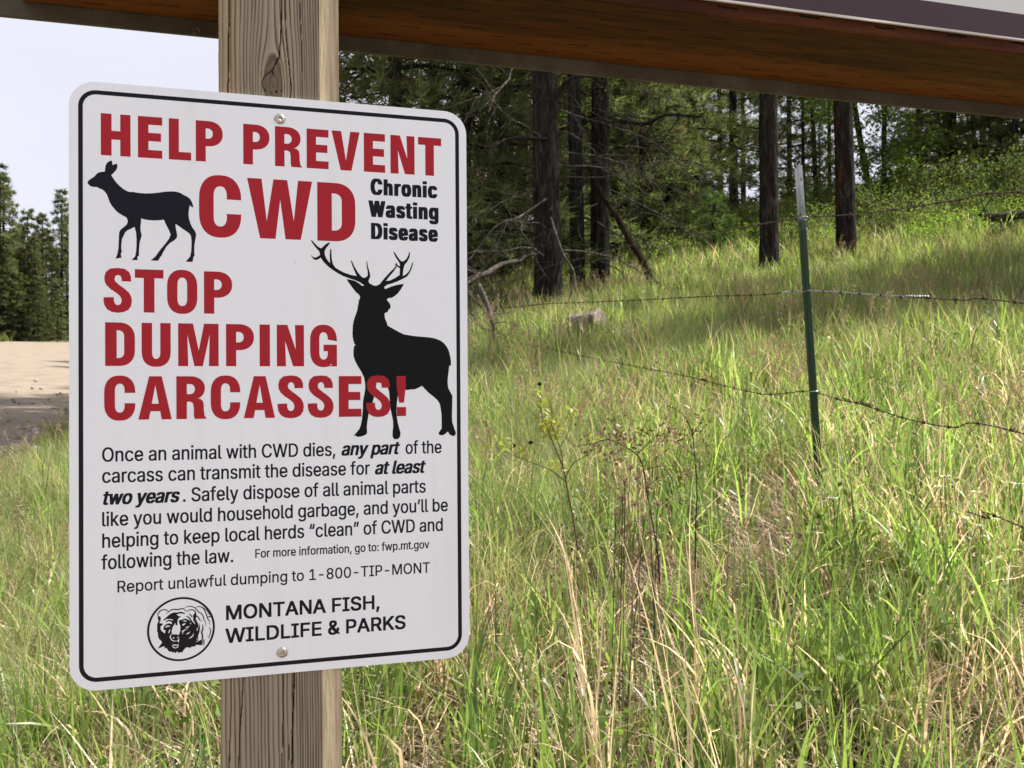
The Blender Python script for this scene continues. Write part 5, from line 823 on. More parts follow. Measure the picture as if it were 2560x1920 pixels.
# ------------------------------------------------------------------ grasses
def blades(acc, rng, n, radius, h, w, bend, dry, segs=5, lean=(0, 0), lie=0.0, tip=1.6, curl=0.0, tint=(0, 1)):
    """n ribbon blades from a disc of given radius. h, w, bend, dry = (lo, hi)"""
    U = lambda r: rng.uniform(r[0], r[1], n)
    rr = radius * np.sqrt(rng.rand(n)); th = rng.rand(n) * 6.283
    bx, by = rr * np.cos(th), rr * np.sin(th)
    az = rng.rand(n) * 6.283; hh = U(h); ww = U(w); bb = U(bend)
    t_ = np.linspace(0, 1, segs + 1)[None, :]
    ang = bb[:, None] * t_ ** 1.3 + lie            # inclination from vertical along the blade
    if curl: ang = ang + curl * rng.uniform(-1, 1, (n, 1)) * np.sin(t_ * rng.uniform(3, 8, (n, 1)))
    ds = hh[:, None] / segs
    hor = np.concatenate([np.zeros((n, 1)), np.cumsum(np.sin((ang[:, 1:] + ang[:, :-1]) / 2) * ds, 1)], 1)
    ver = np.concatenate([np.zeros((n, 1)), np.cumsum(np.cos((ang[:, 1:] + ang[:, :-1]) / 2) * ds, 1)], 1)
    x = bx[:, None] + hor * np.cos(az)[:, None] + lean[0] * ver; y = by[:, None] + hor * np.sin(az)[:, None] + lean[1] * ver
    ver = ver - .03
    tw = (az + math.pi / 2 + rng.uniform(-.9, .9, n))[:, None] + rng.uniform(-1.0, 1.0, (n, 1)) * t_
    if curl: tw = tw + curl * 3 * t_ * rng.uniform(-1, 1, (n, 1))
    wd = ww[:, None] * .5 * (np.minimum(1, .55 + t_ * 2.2)) * (1 - t_ ** tip)
    L = np.stack([x - np.cos(tw) * wd, y - np.sin(tw) * wd, ver], -1); Rr = np.stack([x + np.cos(tw) * wd, y + np.sin(tw) * wd, ver], -1)
    V_ = np.stack([L, Rr], 2).reshape(-1, 3)       # n, seg+1, 2
    m = segs + 1
    i = (np.arange(n)[:, None] * m + np.arange(segs)[None, :]) * 2
    F_ = np.stack([i, i + 1, i + 3, i + 2], -1).reshape(-1, 4)
    r_ = np.repeat(rng.uniform(tint[0], tint[1], n), m * 2); g_ = np.repeat(np.tile(t_[0], n), 2); d_ = np.repeat(U(dry), m * 2)
    # green blades often yellow a little towards the foot
    d_ = np.clip(d_ + (1 - g_) * .12, 0, 1)
    acc.add(V_, F_, np.stack([r_, g_, d_], 1))

def needles(acc, rng, C, D, n, ln, w, spread=.75, dry=.03):
    """C tuft centres (m,3), D unit directions; n needles each"""
    m = len(C); d = D[:, None, :] + rng.normal(0, spread, (m, n, 3)); d /= np.linalg.norm(d, axis=2)[..., None]
    L_ = ln * rng.uniform(.6, 1.15, (m, n, 1))
    base = C[:, None, :] + rng.normal(0, ln * .15, (m, n, 3))
    side = np.cross(d, rng.normal(0, 1, (m, n, 3))); side /= np.linalg.norm(side, axis=2)[..., None] + 1e-9
    p0 = base - side * w / 2; p1 = base + side * w / 2; p2 = base + d * L_
    V_ = np.stack([p0, p1, p2], 2).reshape(-1, 3); F_ = np.arange(m * n * 3).reshape(-1, 3)
    rc = np.repeat(np.clip(rng.rand(m) * .7 + rng.rand(m) * .3, 0, 1), n * 3)
    dr = np.repeat((rng.rand(m) < dry) * .9, n * 3)
    acc.add(V_, F_, np.stack([rc, rc * 0, dr], 1))

def leaves(acc, rng, C, sz, flat_=.5):
    m = len(C); n = rng.normal(0, 1, (m, 3)); n[:, 2] += flat_ * 2; n /= np.linalg.norm(n, axis=1)[:, None]
    a = np.cross(n, rng.normal(0, 1, (m, 3))); a /= np.linalg.norm(a, axis=1)[:, None]; b = np.cross(n, a)
    s = sz * rng.uniform(.6, 1.2, (m, 1))
    V_ = np.stack([C - a * s, C + b * s * .5 + n * s * .1, C + a * s, C - b * s * .5 + n * s * .1], 1).reshape(-1, 3)
    rc = np.repeat(rng.rand(m), 4)
    acc.add(V_, np.arange(m * 4).reshape(-1, 4), np.stack([rc, rc * 0, np.repeat((rng.rand(m) < .03) * .8, 4)], 1))

GREEN = leafy('grass_blade', (.042, .100, .020), (.185, .285, .055), (.60, .48, .36), trans=.52, tmul=1.95, rough=.38, spec=.5, vr=(.6, 1.35))
FINE = leafy('fine_grass', (.095, .145, .048), (.22, .28, .10), (.48, .40, .27), trans=.45, tmul=1.6, vr=(.6, 1.4))
FARG = leafy('meadow_grass_far', (.050, .105, .020), (.200, .285, .060), (.48, .37, .25), trans=.52, tmul=1.9, rough=.4, spec=.45, vr=(.5, 1.5))
LITTER = leafy('dead_thatch', (.13, .095, .055), (.42, .33, .21), (.50, .40, .27), trans=.12, tmul=1.0)

def protos(fn, n, mat):
    c = bpy.data.collections.new('tufts')
    for k in range(n):
        a = Acc(); fn(a, np.random.RandomState(100 + k * 7 + n), k)
        o = bpy.data.objects.new('grass_tuft', a.mesh('grass_tuft'))
        o.data.materials.append(mat); c.objects.link(o)
    return c
def scatter(name, pts, rot, scl, idx, coll, label=None, cat=None, mat=None):
    me = bpy.data.meshes.new(name)
    me.vertices.add(len(pts)); me.vertices.foreach_set('co', np.asarray(pts, dtype=np.float32).ravel())
    a = me.attributes.new('rot', 'FLOAT_VECTOR', 'POINT'); a.data.foreach_set('vector', np.asarray(rot, dtype=np.float32).ravel())
    a = me.attributes.new('scl', 'FLOAT_VECTOR', 'POINT'); a.data.foreach_set('vector', np.asarray(scl, dtype=np.float32).ravel())
    a = me.attributes.new('idx', 'INT', 'POINT'); a.data.foreach_set('value', np.asarray(idx, dtype=np.int32))
    me.update()
    o = bpy.data.objects.new(name, me); COL.objects.link(o)
    ng = bpy.data.node_groups.new(name + '_nodes', 'GeometryNodeTree')
    ng.interface.new_socket('Geometry', in_out='INPUT', socket_type='NodeSocketGeometry')
    ng.interface.new_socket('Geometry', in_out='OUTPUT', socket_type='NodeSocketGeometry')
    N = ng.nodes; gi = N.new('NodeGroupInput'); go = N.new('NodeGroupOutput')
    iop = N.new('GeometryNodeInstanceOnPoints'); ci = N.new('GeometryNodeCollectionInfo')
    ci.inputs['Collection'].default_value = coll; ci.inputs['Separate Children'].default_value = True; ci.inputs['Reset Children'].default_value = True
    def na(nm, ty):
        q = N.new('GeometryNodeInputNamedAttribute'); q.data_type = ty; q.inputs['Name'].default_value = nm; return q.outputs['Attribute']
    ng.links.new(gi.outputs[0], iop.inputs['Points']); ng.links.new(ci.outputs[0], iop.inputs['Instance'])
    iop.inputs['Pick Instance'].default_value = True
    ng.links.new(na('idx', 'INT'), iop.inputs['Instance Index'])
    e2r = N.new('FunctionNodeEulerToRotation'); ng.links.new(na('rot', 'FLOAT_VECTOR'), e2r.inputs[0]); ng.links.new(e2r.outputs[0], iop.inputs['Rotation'])
    ng.links.new(na('scl', 'FLOAT_VECTOR'), iop.inputs['Scale'])
    ng.links.new(iop.outputs[0], go.inputs[0])
    md = o.modifiers.new('scatter', 'NODES'); md.node_group = ng
    tag(o, label, cat, kind='stuff')
    return o

def pf(a, r, k):     # broad-bladed green tuft: upright young blades, long arching ones, a few straw leaves
    blades(a, r, 19, .10, (.20, .46), (.006, .013), (.08, .9), (0, .06), 6)
    blades(a, r, 6, .12, (.26, .52), (.008, .016), (.7, 2.0), (0, .08), 8, curl=.12)
    blades(a, r, 12, .16, (.08, .26), (.006, .011), (.1, 1.6), (0, .2), 5)
    blades(a, r, 10, .13, (.12, .38), (.005, .012), (.8, 3.3), (.8, 1), 9, curl=.9)
BROAD = protos(pf, 8, GREEN)
def pf(a, r, k):     # mostly straw: dry curling leaves
    blades(a, r, 12, .09, (.18, .48), (.005, .011), (.5, 3.2), (.8, 1), 9, curl=.8)
    blades(a, r, 3, .05, (.30, .55), (.0025, .004), (.05, .5), (.75, 1), 4)
    blades(a, r, 12, .12, (.12, .38), (.004, .010), (.2, 1.2), (0, .3), 5)
STRAW = protos(pf, 6, GREEN)
def pf(a, r, k):     # fine soft arching bunch
    blades(a, r, 70, .10, (.20, .46), (.0026, .0048), (.3, 1.9), (0, .3), 5, lean=(-.12, .02))
    blades(a, r, 12, .09, (.25, .5), (.0016, .003), (.6, 2.2), (.7, 1), 5, lean=(-.12, .02))
FINEC = protos(pf, 6, FINE)
def pf(a, r, k):     # meadow tuft that reads on its own from some metres away
    blades(a, r, 34, .11, (.16, .44), (.010, .019), (.15, 1.4), (0, .12), 4)
    blades(a, r, 20, .17, (.08, .22), (.010, .018), (.2, 1.2), (0, .3), 3)
    blades(a, r, 5, .12, (.28, .58), (.006, .010), (.2, 1.5), (.6, 1), 5, curl=.2)
FARC = protos(pf, 6, FARG)
def pf(a, r, k):     # flat litter
    blades(a, r, 70, .16, (.10, .34), (.003, .008), (-.4, .5), (.2, 1), 4, lie=1.25, curl=.4)
    blades(a, r, 22, .14, (.06, .2), (.003, .007), (.2, 2.0), (.2, 1), 5, curl=.6)
LITC = protos(pf, 5, LITTER)

def pf(a, r, k):     # thin seeding stalks with pinkish brown panicles
    for j in range(7):
        b0 = r.normal(0, .07, 2); h = r.uniform(.34, .62); ln_ = r.normal(0, .10, 2); m = 6
        t_ = np.linspace(0, 1, m); P_ = np.stack([b0[0] + ln_[0] * t_ ** 1.6, b0[1] + ln_[1] * t_ ** 1.6, h * t_], 1)
        tube(a, P_, .0011, 3, c=(r.rand(), .5, .75), cap=False)
        q = r.uniform(.74, 1.0, 16); C_ = np.stack([b0[0] + ln_[0] * q ** 1.6, b0[1] + ln_[1] * q ** 1.6, h * q], 1) + r.normal(0, .007, (16, 3))
        needles(a, r, C_, np.tile([[0, 0, 1.0]], (16, 1)), 2, .024, .005, .6, 1.0)
SEEDC = protos(pf, 5, leafy('seeding_grass', (.15, .15, .05), (.25, .22, .09), (.33, .25, .16), trans=.4, tmul=1.4))
def pf(a, r, k):     # low broad-leaved weeds
    C_ = np.stack([r.normal(0, .06, 46), r.normal(0, .06, 46), r.uniform(.03, .26, 46)], 1)
    leaves(a, r, C_, .012, .8)
    for j in range(6): tube(a, [(0, 0, 0), r.normal(0, .03, 3) + [0, 0, .1], C_[j]], .0012, 3, cap=False)
WEEDC = protos(pf, 5, leafy('weed_leaves', (.07, .12, .022), (.18, .25, .05), (.3, .25, .08), trans=.4, tmul=1.6, vr=(.6, 1.3)))
rng = np.random.RandomState(21)
def wedge(n, y0, y1, m=1.3, k=.66):
    """random points in the (widened) viewing wedge"""
    P_ = []
    while len(P_) < n:
        y = rng.uniform(y0, y1, n * 2); x = rng.uniform(-1, 1, n * 2) * (k * y1 + m)
        ok = np.abs(x) < k * y + m
        P_ += list(zip(x[ok], y[ok]))
    return np.array(P_[:n])
def road_keep(x, y, soft=.45):
    s = x + .248 * y
    e = (fbm(y * .8, y * 0 + 3, 4) - .47) * 1.5
    return s > (-3.6 + e + rng.normal(0, soft, len(x)))
def place(P_, scl, tilt=.14, coll_n=6, sink=0.0, hs=(.85, 1.15)):
    x, y = P_[:, 0], P_[:, 1]; n = len(P_)
    z = ground_z(x, y) - sink
    s = scl if np.ndim(scl) else np.full(n, scl)
    lat = x + .248 * y; s = s * np.where(lat < -10, 1, .3 + .7 * smooth((lat + 3.9) / 2.4))
    rot = np.stack([rng.normal(0, tilt, n), rng.normal(0, tilt, n), rng.uniform(0, 6.283, n)], 1)
    sc = np.stack([s, s, s * rng.uniform(hs[0], hs[1], n)], 1)
    return np.stack([x, y, z], 1), rot, sc, rng.randint(0, coll_n, n)
def zones(P_):
    x, y = P_[:, 0], P_[:, 1]
    fine = smooth((fbm(x * .55 + 3, y * .55 + 11, 3) - .40) / .12) * smooth((y - 2.6) / 1.2)
    fine = np.maximum(fine, smooth((-1.0 - x) / .8) * smooth((y - 2.0) / .8) * .8)
    straw = smooth((fbm(x * .9 + 31, y * .9 + 7, 3) - .42) / .16)
    return fine, straw
def thin_near_post(P_):
    return P_
# near field
P0 = wedge(3100, .95, 7.0); P0 = P0[road_keep(P0[:, 0], P0[:, 1])]
bare = lambda P_: (fbm(P_[:, 0] * 1.3 + 50, P_[:, 1] * 1.3 + 20, 3) < .33) & (rng.rand(len(P_)) < .6)
P0 = P0[~bare(P0)]
fi, st = zones(P0); q = rng.rand(len(P0))
isf = q < fi * .5; iss = (~isf) & (rng.rand(len(P0)) < .24 + .36 * st); isb = ~(isf | iss)
sc_ = lambda P_, a=.75, b=1.2: rng.uniform(a, b, len(P_)) * (.62 + .38 * smooth((P_[:, 1] - 1.0) / 1.2))
def go(name, P_, s, C, n, label, cat, tilt=.14, hs=(.85, 1.15), sink=0.0):
    p, r_, sc, ix = place(P_, s, tilt, n, sink, hs)
    return scatter(name, p, r_, sc, ix, C, label, cat)
go('meadow_grass', P0[isb], sc_(P0[isb]), BROAD, 8, 'tall broad bladed green grass in the foreground below and beside the sign', 'grass')
go('dry_grass', P0[iss], sc_(P0[iss], .8, 1.2), STRAW, 6, 'pale straw coloured dry grass standing among the green blades', 'grass', .2)
P1 = P0[isf]; extra = wedge(1500, 2.6, 9.5); extra = extra[road_keep(extra[:, 0], extra[:, 1])]; f2, _ = zones(extra); extra = extra[rng.rand(len(extra)) < f2]
P1 = np.concatenate([P1, extra])
go('fine_grass', P1, sc_(P1, .8, 1.25), FINEC, 6, 'fine soft grey green bunch grass bending over in drifts', 'grass', .22)
PL_ = wedge(3600, .9, 7.5); PL_ = PL_[road_keep(PL_[:, 0], PL_[:, 1], .6)]
go('dead_thatch', PL_, rng.uniform(.8, 1.4, len(PL_)), LITC, 5, 'matted dead thatch and straw litter on the ground between grass stems', 'thatch', .2)
# middle and far meadow
P2 = wedge(7600, 5.5, 17.0, 2.0); P2 = P2[road_keep(P2[:, 0], P2[:, 1])]; P2 = P2[~bare(P2)]
fi, st = zones(P2)
m = rng.rand(len(P2)) < .30 * fi + .06
go('hillside_grass', P2[~m], rng.uniform(.6, 1.3, len(P2[~m])), FARC, 6, 'mixed green and seeding grass covering the slope up to the tree trunks', 'grass', .15)
go('hillside_fine_grass', P2[m], rng.uniform(.8, 1.3, int(m.sum())), FINEC, 6, 'soft pale grass drifts on the middle of the slope', 'grass', .2)
P3 = wedge(9500, 16.0, 44.0, 4.0); P3 = P3[road_keep(P3[:, 0], P3[:, 1], .8)]
go('woodland_grass', P3, rng.uniform(1.2, 2.2, len(P3)), FARC, 6, 'grass running under the trees and over the crest of the slope', 'grass', .12, (.6, .9))
Ps = wedge(650, 3.5, 16.0, 1.5); Ps = Ps[road_keep(Ps[:, 0], Ps[:, 1])]; Ps = Ps[rng.rand(len(Ps)) < smooth((fbm(Ps[:, 0] * .5 + 70, Ps[:, 1] * .5, 3) - .36) / .15)]
go('seeding_grass', Ps, rng.uniform(.8, 1.25, len(Ps)), SEEDC, 5, 'thin seeding grass stalks with pinkish brown heads over the slope', 'grass', .12)
Pw = wedge(1100, 2.0, 15.0, 1.2); Pw = Pw[road_keep(Pw[:, 0], Pw[:, 1])]; Pw = Pw[rng.rand(len(Pw)) < smooth((fbm(Pw[:, 0] * .7 + 90, Pw[:, 1] * .7 + 8, 3) - .44) / .1)]
go('weeds', Pw, rng.uniform(.8, 1.7, len(Pw)), WEEDC, 5, 'low broad leaved weeds mixed into the grass', 'weeds', .15)
# verge across the road
n_ = 1500; s_ = rng.uniform(-26, -17.6, n_); y_ = rng.uniform(20, 85, n_); Pv = np.stack([s_ - .248 * y_, y_], 1)
go('verge_grass', Pv, rng.uniform(1.4, 3.0, n_), FARC, 6, 'low green verge along the far edge of the gravel road', 'grass', .1, (.4, .8))

# ------------------------------------------------------------------ trees
def bark(name, dark, mid, light, streak=None):
    t = NT(name); v = t.coord('Object', scale=(16, 16, 3.0)); n1 = t.noise(1, 7, .75, vec=v, dist=.8)
    v2 = t.coord('Object', scale=(3, 3, .8)); n2 = t.noise(1.5, 4, vec=v2)
    c = t.ramp(n1, [(.32, dark), (.5, mid), (.68, light)])
    if streak: c = t.mix(t.ramp(n2, [(.56, (0, 0, 0)), (.68, (.7, .7, .7))]), c, streak)
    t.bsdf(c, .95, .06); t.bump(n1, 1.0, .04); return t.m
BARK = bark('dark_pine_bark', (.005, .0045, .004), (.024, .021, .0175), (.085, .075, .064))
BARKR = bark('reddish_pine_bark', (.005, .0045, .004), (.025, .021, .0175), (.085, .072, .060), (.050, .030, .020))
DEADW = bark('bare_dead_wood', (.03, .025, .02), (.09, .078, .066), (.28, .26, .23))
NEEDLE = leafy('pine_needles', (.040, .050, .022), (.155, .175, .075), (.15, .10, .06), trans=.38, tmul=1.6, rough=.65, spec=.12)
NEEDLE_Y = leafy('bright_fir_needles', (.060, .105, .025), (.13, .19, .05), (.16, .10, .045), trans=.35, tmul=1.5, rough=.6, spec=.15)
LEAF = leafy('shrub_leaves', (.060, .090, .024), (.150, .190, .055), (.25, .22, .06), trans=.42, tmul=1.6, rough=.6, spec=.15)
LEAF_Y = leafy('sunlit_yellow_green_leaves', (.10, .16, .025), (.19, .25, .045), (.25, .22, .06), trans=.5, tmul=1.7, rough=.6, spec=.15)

def trunk_mesh(seed, h, r0, r1, lean=(0, 0), sides=22, rings=70, flare=.25, rough=.10, curve=.0):
    r = np.random.RandomState(seed); th = np.arange(sides) / sides * 2 * math.pi
    z = np.linspace(-.25, h, rings)
    rad = r0 + (r1 - r0) * np.clip(z / h, 0, 1) + r0 * flare * np.exp(-np.clip(z, 0, 99) / .25)
    TH, Zg = np.meshgrid(th, z, indexing='ij')
    pl = fbm((np.cos(TH) + 2) * 4 + seed, Zg * 1.6 + np.sin(TH) * 3, 4) - .47
    # bark plates: tall cells parted by fissures
    wob = (fbm(Zg * 1.3 + seed, np.cos(TH) * 2 + 4, 3) - .47) * 3.0
    u_ = TH / 6.2832 * max(7, round(r0 * 62)) + wob; per = vnoise(np.floor(u_) * 3.1 + seed, np.floor(Zg * 2.2 + vnoise(np.floor(u_), Zg * 0 + 2) * 5))
    fiss = np.abs((u_ % 1.0) - .5) * 2; plate = 1 - smooth((fiss - .55) / .4)
    hz = np.abs(((Zg * 4.5 + vnoise(np.floor(u_) + seed, Zg * 0) * 7) % 1.0) - .5) * 2
    plate = plate * (1 - .6 * smooth((hz - .8) / .2))
    R2 = rad[None, :] * (1 + rough * 1.0 * pl + rough * .55 * (plate - .6) + rough * .35 * (per - .5)) if sides > 20 else rad[None, :] * (1 + rough * 1.6 * pl)
    x = np.cos(TH) * R2 + (lean[0] * Zg) + curve * np.sin(Zg / h * 3.0) + .0; y = np.sin(TH) * R2 + lean[1] * Zg
    V_ = np.stack([x, y, Zg], -1).reshape(-1, 3)
    i = np.arange(sides)[:, None]; j = np.arange(rings - 1)[None, :]; i2 = (i + 1) % sides
    F_ = np.stack([i * rings + j, i2 * rings + j, i2 * rings + j + 1, i * rings + j + 1], -1).reshape(-1, 4)
    return mesh_np('trunk', V_, F_)

def conifer(seed, H, cb, R, nb, step=.22, tn=14, ln=.17, nw=.010, droop=.15, spread=.75, power=.8, up=.25, lean=(0, 0), twig=.45, r0=.12, shell=.15):
    rng = np.random.RandomState(seed); wood = Acc(); C = []; D = []
    for i in range(nb):
        u = (i + rng.rand()) / nb; z = cb + (H - cb) * u ** .95
        L = R * (1 - u) ** power * rng.uniform(.55, 1.1) + .12 * R; az = i * 2.4 + rng.uniform(-.5, .5)
        n = max(4, int(L / step)); t_ = np.linspace(0, 1, n + 1)
        e = up * (1 - .2 * u) + rng.uniform(-.15, .15)
        px = np.cos(az) * L * t_; py = np.sin(az) * L * t_; pz = z + L * (e * t_ - droop * (1 + u * 0) * t_ ** 2 * 1.6)
        px = px + lean[0] * z; py = py + lean[1] * z
        P_ = np.stack([px, py, pz], 1)
        tube(wood, P_[:: max(1, n // 4)] if n > 6 else P_, np.linspace(.012 + .012 * L, .004, len(P_[:: max(1, n // 4)] if n > 6 else P_)), 4, cap=False)
        d = np.array([math.cos(az), math.sin(az), e - droop])
        perp = np.array([-math.sin(az), math.cos(az), 0])
        for k in range(1, n + 1):
            if t_[k] < shell + .15 * rng.rand(): continue
            C.append(P_[k]); D.append(d + [0, 0, .2])
            wl = twig * L * (1.1 - t_[k]) * rng.uniform(.5, 1.1)
            for sg in (-1, 1):
                m = max(1, int(wl / (step * .8)))
                for q in range(1, m + 1):
                    off = (perp * sg * .85 + d * .5) * wl * q / m + np.array([0, 0, rng.uniform(-.12, .06) * wl])
                    C.append(P_[k] + off); D.append(perp * sg * .6 + d * .6 + np.array([0, 0, .25]))
    C = np.array(C) + rng.normal(0, step * .2, (len(C), 3)); D = np.array(D); D /= np.linalg.norm(D, axis=1)[:, None]
    cr = Acc(); needles(cr, rng, C, D, tn, ln, nw, spread)
    return wood.mesh('branches'), cr.mesh('crown')

def broadleaf(seed, H, R, nl, sz, ncl=60, stemr=.05, cb=.2):
    rng = np.random.RandomState(seed); wood = Acc(); C = []
    tube(wood, [[0, 0, -.1], [.05, 0, H * .5], [0, .05, H * .9]], [stemr, stemr * .6, stemr * .2], 6, cap=False)
    for i in range(ncl):
        u = rng.rand(); z = H * (cb + (1 - cb) * u); rr = R * math.sin(math.pi * min(1, .12 + .8 * u)) ** .6 * math.sqrt(rng.rand()); az = rng.rand() * 6.283
        c = np.array([rr * math.cos(az), rr * math.sin(az), z])
        tube(wood, [[0, 0, z * .6], c * [.5, .5, .9], c], [stemr * .16, stemr * .1, .003], 3, cap=False)
        k = int(nl / ncl * rng.uniform(.5, 1.5)); C.append(c + rng.normal(0, 1, (k, 3)) * R * np.array([.17, .17, .12]))
    a = Acc(); leaves(a, rng, np.concatenate(C), sz); return wood.mesh('branches'), a.mesh('crown')

def dead_limb(rng, start, d, L, r, sub=8, depth=1, droop=.35):
    """bare curved limb with finer side twigs, as one mesh accumulator content list"""
    out = []; n = 9; P_ = [np.array(start, dtype=float)]; d = np.array(d, dtype=float); d /= np.linalg.norm(d)
    for k in range(n):
        d = d + rng.normal(0, .11, 3) + np.array([0, 0, -droop / n]); d /= np.linalg.norm(d); P_.append(P_[-1] + d * L / n)
    P_ = np.array(P_); out.append((P_, np.linspace(r, r * .22, n + 1)))
    if depth > 0:
        for q in range(sub):
            k = rng.randint(2, n); dd = P_[k] - P_[k - 1]; dd = dd / np.linalg.norm(dd) + rng.normal(0, .75, 3) + np.array([0, 0, -.25])
            out += dead_limb(rng, P_[k], dd, L * rng.uniform(.18, .45), r * .42, 3, depth - 1, droop)
    return out
def limb_mesh(parts, sides=5):
    a = Acc()
    for P_, r in parts: tube(a, P_, r, sides if r[0] > .012 else 3, cap=False)
    return a.mesh('dead_branch')

def tree(name, label, x, y, trunk_me, wood_me=None, crown_me=None, group=None, barkm=BARK, needm=NEEDLE, rz=0.0, sc=1.0, cat='tree', z=None):
    o = empty(name, (x, y, gz(x, y) if z is None else z), rz, label, cat, group); o.scale = (sc, sc, sc)
    for nm, me, mt in (('trunk', trunk_me, barkm), ('branches', wood_me, barkm), ('crown', crown_me, needm)):
        if me is None: continue
        ob = link(nm, me, None, o, smooth=(nm == 'trunk'))
        if not me.materials: me.materials.append(mt)
        if nm == 'branches': ob['kind'] = 'stuff'
    return o
def pxy(px_d, depth):
    """display-pixel column -> world x at this depth"""
    p = at(px_d * 1.1573, 960, depth); return p.x

# big dark pines at the left of the clearing, bare dead limbs low down
xA = pxy(1187, 13.0); 
tA = tree('pine_tree', 'thickest dark trunk with bare dead limbs, just right of the sign, leaning slightly left', xA, 13.0,
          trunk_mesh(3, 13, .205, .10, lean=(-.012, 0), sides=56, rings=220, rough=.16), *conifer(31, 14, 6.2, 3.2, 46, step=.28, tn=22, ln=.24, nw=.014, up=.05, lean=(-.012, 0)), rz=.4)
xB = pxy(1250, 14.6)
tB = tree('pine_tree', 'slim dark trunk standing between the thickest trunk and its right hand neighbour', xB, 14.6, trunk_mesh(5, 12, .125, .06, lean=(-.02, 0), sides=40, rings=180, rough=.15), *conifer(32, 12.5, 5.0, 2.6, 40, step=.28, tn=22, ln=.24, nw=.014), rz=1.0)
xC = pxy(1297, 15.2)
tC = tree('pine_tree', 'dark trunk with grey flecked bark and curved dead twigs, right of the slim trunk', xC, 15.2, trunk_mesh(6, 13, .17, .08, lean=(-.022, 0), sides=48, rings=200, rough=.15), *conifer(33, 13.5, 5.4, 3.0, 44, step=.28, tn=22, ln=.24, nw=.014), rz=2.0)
rng = np.random.RandomState(77)
def limbs_on(tr, n, r, zr, Lr, az, seed, th=.02):
    rg = np.random.RandomState(seed)
    for k in range(n):
        z = rg.uniform(*zr); a = rg.uniform(*az); L = rg.uniform(*Lr)
        loc = tr.rotation_euler.z
        d = (math.cos(a - loc), math.sin(a - loc), rg.uniform(-.25, .2))
        st_ = (d[0] * r * .6, d[1] * r * .6, z)
        link('dead_branch', limb_mesh(dead_limb(rg, st_, d, L, th * rg.uniform(.4, 1.0), 9, 2 if L > 1.2 else 1)), DEADW, tr)
limbs_on(tA, 22, .22, (.7, 5.6), (1.0, 2.6), (2.2, 7.2), 1)
limbs_on(tB, 14, .12, (.6, 5.0), (.8, 2.0), (2.6, 7.0), 2, .015)
limbs_on(tC, 20, .17, (.6, 5.2), (.9, 2.4), (3.0, 7.4), 3)
def limb_px(tr, pts, r0, r1, seed, sub=5):
    """a limb of tree `tr` following given photo positions (display px, depth)"""
    rg = np.random.RandomState(seed); c, s_ = math.cos(-tr.rotation_euler.z), math.sin(-tr.rotation_euler.z)
    P_ = []
    for x, y, dp in pts:
        q = at(x * 1.1573, y * 1.1573, dp) - tr.location; P_.append((q.x * c - q.y * s_, q.x * s_ + q.y * c, q.z))
    P_ = catmull(P_, 5); parts = [(P_, np.linspace(r0, r1, len(P_)))]
    for k in range(sub):
        i = rg.randint(2, len(P_)); parts += dead_limb(rg, P_[i - 1], [rg.normal(0, .5), rg.normal(0, .3), -1], rg.uniform(.15, .5), r1 * .8, 3, 1, .1)
    return link('dead_branch', limb_mesh(parts, 6), DEADW if seed % 2 else BARK, tr)
limb_px(tC, [(1300, 262, 15.1), (1350, 262, 14.6), (1395, 268, 14.2), (1440, 248, 13.9), (1515, 252, 13.6)], .035, .022, 2, 9)
limb_px(tC, [(1300, 330, 15.1), (1345, 350, 14.7), (1362, 400, 14.4), (1360, 480, 14.2), (1372, 560, 14.1)], .016, .008, 3)
limb_px(tC, [(1290, 440, 15.0), (1262, 455, 14.6), (1248, 480, 14.5), (1252, 510, 14.4), (1265, 522, 14.4)], .013, .006, 5, 2)
limb_px(tC, [(1290, 480, 15.0), (1330, 505, 14.6), (1375, 528, 14.3), (1420, 560, 14.1)], .016, .007, 7)
limb_px(tC, [(1285, 560, 15.0), (1345, 590, 14.6), (1352, 640, 14.4)], .014, .006, 9, 3)
limb_px(tA, [(1190, 470, 12.8), (1215, 545, 12.4), (1240, 590, 12.2), (1232, 640, 12.1), (1205, 690, 12.0)], .02, .010, 11, 4)
limb_px(tA, [(1180, 300, 12.8), (1100, 300, 12.4), (1060, 318, 12.2), (1015, 310, 12.0)], .03, .012, 4, 7)
limb_px(tA, [(1180, 430, 12.8), (1120, 470, 12.4), (1070, 490, 12.2), (1015, 560, 12.0)], .02, .008, 13, 7)
limb_px(tA, [(1200, 215, 12.8), (1230, 170, 12.6), (1290, 165, 12.4)], .03, .015, 6, 6)
# the red trunked pair in the middle of the slope
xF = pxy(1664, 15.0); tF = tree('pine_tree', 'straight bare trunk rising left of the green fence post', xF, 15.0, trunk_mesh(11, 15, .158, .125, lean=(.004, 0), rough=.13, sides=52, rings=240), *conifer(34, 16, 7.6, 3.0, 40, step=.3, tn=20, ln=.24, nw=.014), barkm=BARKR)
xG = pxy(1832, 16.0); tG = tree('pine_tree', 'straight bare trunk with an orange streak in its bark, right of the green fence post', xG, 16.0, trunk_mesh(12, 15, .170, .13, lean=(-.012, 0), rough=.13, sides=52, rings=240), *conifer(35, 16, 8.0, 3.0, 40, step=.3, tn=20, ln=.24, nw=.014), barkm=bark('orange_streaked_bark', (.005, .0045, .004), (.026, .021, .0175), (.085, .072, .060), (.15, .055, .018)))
limbs_on(tF, 3, .18, (3.2, 5.5), (.3, .9), (0, 6.28), 4, .012); limbs_on(tG, 3, .18, (3.2, 5.5), (.3, .8), (0, 6.28), 5, .012)
